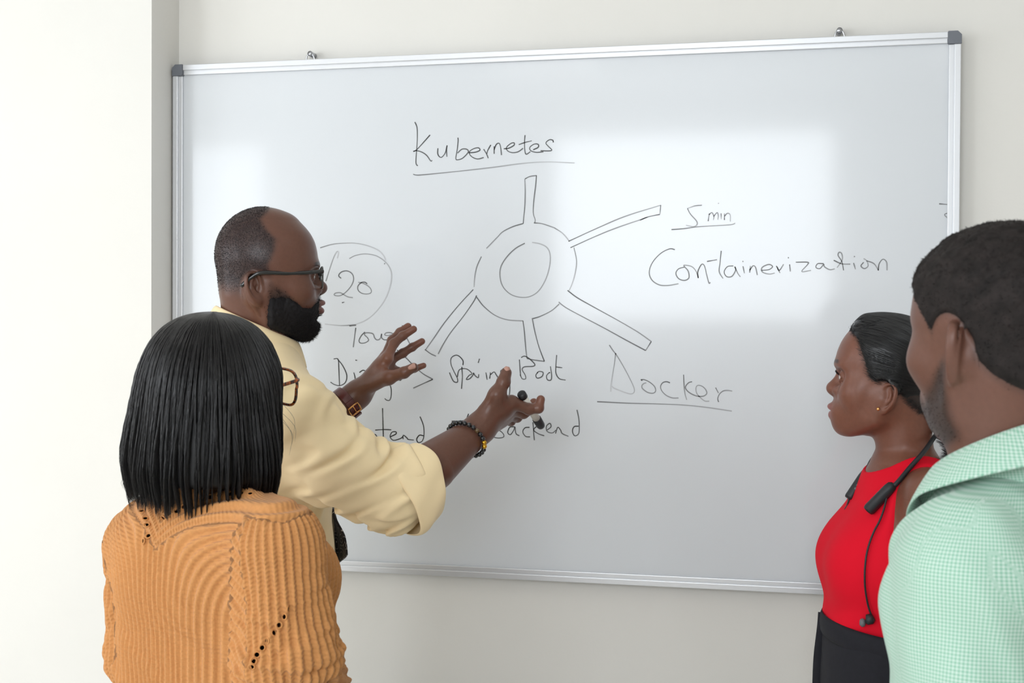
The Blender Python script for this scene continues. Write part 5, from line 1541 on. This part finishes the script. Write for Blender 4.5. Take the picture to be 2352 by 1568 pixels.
MB().tube([e1 + (.003, 0, 0), e1, e1 + (-.004, 0, -.001), e1 + (-.007, 0, -.001)], [.004, .0072, .0074, .004], 14).build('ear_tip', M['ear_grey'], bud)
ec, EM = hD.ear
ep = frD.wld(np.array((-1, 1, 1)) * (np.asarray(HD['ear']) + np.array([-1, 1, 1]) * 0) + np.array((-.004, .012, -.020)))
er = empty('stud_earring', ep, 'small round gold stud earring in the ear of the woman in red', 'earring')
MB().add(*ball(ep, .0032)).build('stud', M['gold'], er)
# ------------------------------------------------------------------ the man in the green shirt
M['skin_e'] = skin_mat('green_man_skin', .42)
M['curl'] = mat('curly_hair', srgb(32, 27, 26), rough=.7, spec=.25, noise=(70, .45))
YE = -1.35
HE = dict(eye=0, brow=.020, tip=-.038, base=-.050, mouth=-.071, chin=-.112, cran=((0, -.014, .030), (.077, .098, .084)), cy=.03, kface=.03, jaw_y=-.012,
  face=[(.100, .040, .050, .02), (.080, .056, .066, .03), (.060, .064, .080, .035), (.040, .068, .088, .04), (.020, .070, .0905, .04), (0, .068, .084, .04), (-.025, .068, .083, .04), (-.05, .062, .083, .03), (-.072, .055, .082, .02), (-.095, .044, .078, .01), (-.118, .026, .066, -.01)],
  ytip=.114, ylip=.101, lips=1.2, nose_w=1.25, ear=(.072, -.020, -.016), ear_s=1.0, ear_out=42, ear_tilt=8)
hE = make_head(HE)
frE = Frame(P(2294, 772, YE), 120, 0, 0, .98)
AZE = 124.0
pe = empty('person', (*P(2420, 1400, YE)[:2], 0), 'man in a light green checked shirt seen from behind his shoulder', 'person')
fwE = np.array([math.cos(math.radians(AZE)), math.sin(math.radians(AZE)), 0]); rtE = np.array([fwE[1], -fwE[0], 0])
neckE = [frE.wld((0, -.038, -.04)), P(2318, 1030, YE), P(2335, 1130, YE)]
def fE_head(p):
    return smin(hE(frE.loc(p)), chain(p, neckE, [.056, .060, .066]), .03)
parts = [mesh_sdf(fE_head, frE.o - (.16, .16, .245), frE.o + (.17, .16, .14), .0021)]
def rowE(py, w, df, db, px=2420):
    c = P(px, py, YE + .02); return (c[2], c[0], c[1], w, df, db)
loftE = Loft([rowE(1085, .066, .060, .070, 2350), rowE(1130, .095, .072, .084, 2362), rowE(1190, .135, .090, .102, 2378), rowE(1270, .170, .108, .116, 2395), rowE(1400, .185, .120, .120, 2405), rowE(1620, .178, .125, .112, 2410), rowE(1850, .175, .125, .112, 2410), rowE(2050, .18, .122, .118, 2410)], math.radians(AZE), 2.3, kcap=.04)
cE = P(2400, 1300, YE + .02)
LSE = P(2244, 1312, YE - .085); LEE = P(2240, 1760, YE - .10); LWE = P(2150, 2150, YE + .04)
RSE = cE + rtE * .175 + (0, 0, .02); REE = RSE + (.03, 0, -.29); RWE = REE + fwE * .10 + (0, 0, -.22)
hEl, bEl = simple_hand(LWE, LWE - LEE + fwE * .03, rtE, s=1.0, thumb=-1)
hEr, bEr = simple_hand(RWE, RWE - REE + fwE * .03, -rtE, s=1.0, thumb=1)
for E_, W_, hf, bb in ((LEE, LWE, hEl, bEl), (REE, RWE, hEr, bEr)):
    bb = np.concatenate([bb, [E_ + (W_ - E_) * .3]])
    parts.append(mesh_sdf(lambda p: smin(cone(p, E_ + (W_ - E_) * .3, W_, .038, .028), hf(p), .02), bb.min(0) - .05, bb.max(0) + .05, .005))
parts.append(mesh_sdf(lambda p: smin(smin(loftE(p) + .02, chain(p, [LSE, LEE, LWE], [.045, .038, .028]), .03), chain(p, [RSE, REE, RWE], [.045, .038, .028]), .03), cE - (.36, .36, .5), cE + (.36, .36, .22), .014))
V, Q = merge(parts)
q = frE.loc(V.astype(np.float32)).astype(float); near = (np.abs(q) < .2).all(1)
C = np.tile(np.array(srgb(104, 70, 58)), (len(V), 1))
def hair_maskE(q):
    y, z = q[:, 1], q[:, 2]
    hb = np.interp(z, [-.05, -.015, .0, .02, .045, .065, .085, .11], [.0, .006, .010, .022, .048, .060, .066, .06])
    zb = np.interp(y, [-.12, -.09, -.06, -.035, -.01, .1], [-.070, -.062, -.040, -.012, -.018, -.018])
    e = np.sqrt((y - HE['ear'][1] - .004) ** 2 / .027 ** 2 + (z - HE['ear'][2]) ** 2 / .037 ** 2)
    return smooth01(hb - y, -.008, .010) * smooth01(z - zb, -.014, .016) * smooth01(e, .95, 1.25) * (1 - smooth01(np.abs(q[:, 0]), .083, .088))
def beard_maskE(q):
    y, z = q[:, 1], q[:, 2]
    ub = np.interp(y, [-.02, .0, .03, .06, .075, .09, .12], [-.02, -.022, -.050, -.070, -.070, -.054, -.052])
    m = smooth01(ub - z, -.006, .014) * smooth01(y, -.018, .004) * smooth01(z - (-.134 + .36 * (.07 - y)), -.010, .006)
    return m * smooth01((np.abs(q[:, 0]) / .026) ** 2 + ((z - HE['mouth']) / .014) ** 2, .8, 1.3)
hm = hair_maskE(q) * near; bm = beard_maskE(q) * near
hm = hm * (.78 + .22 * smooth01(q[:, 2], -.02, .05)); C = C * (1 - .95 * hm[:, None]) + .95 * hm[:, None] * np.array(srgb(32, 27, 27))
C = C * (1 - .80 * bm[:, None]) + .80 * bm[:, None] * np.array(srgb(32, 27, 28))
np_mesh('body', V, Q, M['skin_e'], pe, attrs={'Col': C})
make_eyes(pe, frE, hE)
def fE_hair(p):
    q = frE.loc(p).astype(float); m = hair_maskE(q)
    th = .0034 + .0040 * smooth01(q[:, 2], .0, .07)
    return (fE_head(p) - (th * m - .004 * (1 - m)) + (.0013 * noise3(p, 77, 420, 5) + .0010 * noise3(p, 78, 800, 4)) * m * (.3 + .7 * smooth01(q[:, 2], 0, .05))).astype(np.float32)
V, Q = mesh_sdf(fE_hair, frE.wld((0, -.01, .035)) - (.14, .14, .115), frE.wld((0, -.01, .035)) + (.14, .14, .115), .0030, newton=1)
q = frE.loc(V.astype(np.float32)).astype(float)
V, Q = cut(V, Q, hair_maskE(q) > .30)
hr = np_mesh('hair', V, Q, M['curl'], pe)
rng = np.random.default_rng(23)
def curls(Vx, Qx, n, ln, w=None, K=7, jit=.9, lift=1.0):
    S0, fi = sample_surface(Vx, Qx, n, rng, w); nn = vnormals(Vx, Qx)[Qx[fi, 0]]
    S = np.zeros((n, K, 3)); S[:, 0] = S0 - nn * .001
    d = nn * lift + rng.normal(0, .5, nn.shape); d /= np.linalg.norm(d, axis=1, keepdims=True)
    l = ln * rng.uniform(.5, 1.2, n)
    for k in range(1, K):
        d = d + rng.normal(0, jit, d.shape); d /= np.linalg.norm(d, axis=1, keepdims=True); S[:, k] = S[:, k - 1] + d * (l / (K - 1))[:, None]
    return S
h_ = hair('hair_curls', curls(V, Q, 16000, .0042), .00022, M['curl'], hr); h_['kind'] = 'stuff'
Vh, Qh = parts[0]; qh = frE.loc(Vh.astype(np.float32)).astype(float)
h_ = hair('short_hair', curls(Vh, Qh, 9000, .0035, hair_maskE(qh) * (1 - .9 * smooth01(qh[:, 2], .03, .06)) + 1e-5, lift=.5), .0002, M['curl'], hr); h_['kind'] = 'stuff'
h_ = hair('beard_stubble', curls(Vh, Qh, 6000, .003, beard_maskE(qh) + .0001, lift=.6), .0002, M['curl'], pe); h_['kind'] = 'stuff'

# ---- checked shirt
def check_mat():
    m = mat('green_check_cotton', srgb(190, 228, 205), rough=.85, sheen=.15)
    nt = m.node_tree; b = nt.nodes['Principled BSDF']
    at = nt.nodes.new('ShaderNodeAttribute'); at.attribute_name = 'weave'
    sx = nt.nodes.new('ShaderNodeSeparateXYZ'); nt.links.new(at.outputs['Vector'], sx.inputs[0])
    outs = []
    for ch in ('X', 'Y'):
        a = nt.nodes.new('ShaderNodeMath'); a.operation = 'MULTIPLY'; a.inputs[1].default_value = 2 * math.pi; nt.links.new(sx.outputs[ch], a.inputs[0])
        s = nt.nodes.new('ShaderNodeMath'); s.operation = 'SINE'; nt.links.new(a.outputs[0], s.inputs[0])
        r = nt.nodes.new('ShaderNodeMapRange'); r.inputs['From Min'].default_value = -.5; r.inputs['From Max'].default_value = .5; nt.links.new(s.outputs[0], r.inputs['Value'])
        outs.append(r.outputs['Result'])
    ad = nt.nodes.new('ShaderNodeMath'); ad.operation = 'ADD'; nt.links.new(outs[0], ad.inputs[0]); nt.links.new(outs[1], ad.inputs[1])
    hf = nt.nodes.new('ShaderNodeMath'); hf.operation = 'MULTIPLY'; hf.inputs[1].default_value = .5; nt.links.new(ad.outputs[0], hf.inputs[0])
    mx = nt.nodes.new('ShaderNodeMix'); mx.data_type = 'RGBA'
    mx.inputs['A'].default_value = (*srgb(198, 217, 207), 1); mx.inputs['B'].default_value = (*srgb(128, 180, 155), 1)
    nt.links.new(hf.outputs[0], mx.inputs['Factor']); nt.links.new(mx.outputs['Result'], b.inputs['Base Color'])
    return m
M['check'] = check_mat()
def fE_t(p):
    d = loftE(p)
    d = smin(d, chain(p, [P(2352, 1165, YE), LSE + (0, 0, .014)], [.050, .054]), .06)
    d = smin(d, chain(p, [P(2352, 1165, YE), RSE + (0, 0, .014)], [.050, .054]), .06)
    return d - .0045 * folds(p, 51, 60, 4, 1.0, direction=(.4, 0, .8))
def fE_a(p):
    d = chain(p, [LSE, LEE, LEE + (LWE - LEE) * .25], [.066, .066, .060], .04)
    return d - .0045 * folds(p, 52, 80, 4, 1.2, direction=(.8, .3, .5))
def fE_ar(p): return chain(p, [RSE, REE, REE + (RWE - REE) * .25], [.066, .064, .058], .04)
def fE_shirt(p):
    d = smin(fE_t(p), fE_a(p), .03); d = smin(d, fE_ar(p), .03)
    d = smax(d, -chain(p, neckE, [.060, .064, .060]), .006)
    d = smax(d, -cone(p, LEE, LWE, .045, .04), .004)
    return smax(d, -cone(p, REE, RWE, .045, .04), .004).astype(np.float32)
V, Q = mesh_sdf(fE_shirt, cE - (.36, .36, .52), cE + (.36, .36, .24), .0046)
Vf = V.astype(np.float32); dt, da, dr = fE_t(Vf), fE_a(Vf), fE_ar(Vf)
rel = V - cE; arc = np.arctan2(rel @ rtE, -(rel @ fwE)) * .15
axe = adir(LSE, LEE); rr_ = V - LSE
ua = np.arctan2(rr_ @ np.cross(axe, fwE), rr_ @ fwE) * .066; va = rr_ @ axe
isa = da < dt
uw = np.where(isa, ua, arc); vw = np.where(isa, va, V[:, 2])
sh = np_mesh('shirt', V, Q, M['check'], pe, attrs={'weave': np.stack([uw / .0036, vw / .0036, 0 * uw], 1)})
def stE(t):
    s = t * t * (3 - 2 * t); return (.066 + .004 * s, .070 + .008 * s, -.006 + .012 * s, .060 - .080 * s, -.06 - .04 * s)
frEc = Frame(P(2328, 1070, YE), AZE, 0, 0)
co = collar('collar', frEc, M['check'], pe, stE, lambda t: .040 + .036 * smooth01(np.array([t]), .55, .95)[0], gap=12, flare=.024)
cv = np.array([v.co for v in co.data.vertices]); rel = cv - frEc.o
a_ = co.data.attributes.new('weave', 'FLOAT_VECTOR', 'POINT')
a_.data.foreach_set('vector', np.stack([np.arctan2(rel @ rtE, -(rel @ fwE)) * .07 / .0036, rel[:, 2] / .0036, 0 * rel[:, 2]], 1).astype(np.float32).ravel())
legs(pe, (cE[0], cE[1], .9), AZE, M['trouser_d'], M['shoe_d'], .98, .172, .116)
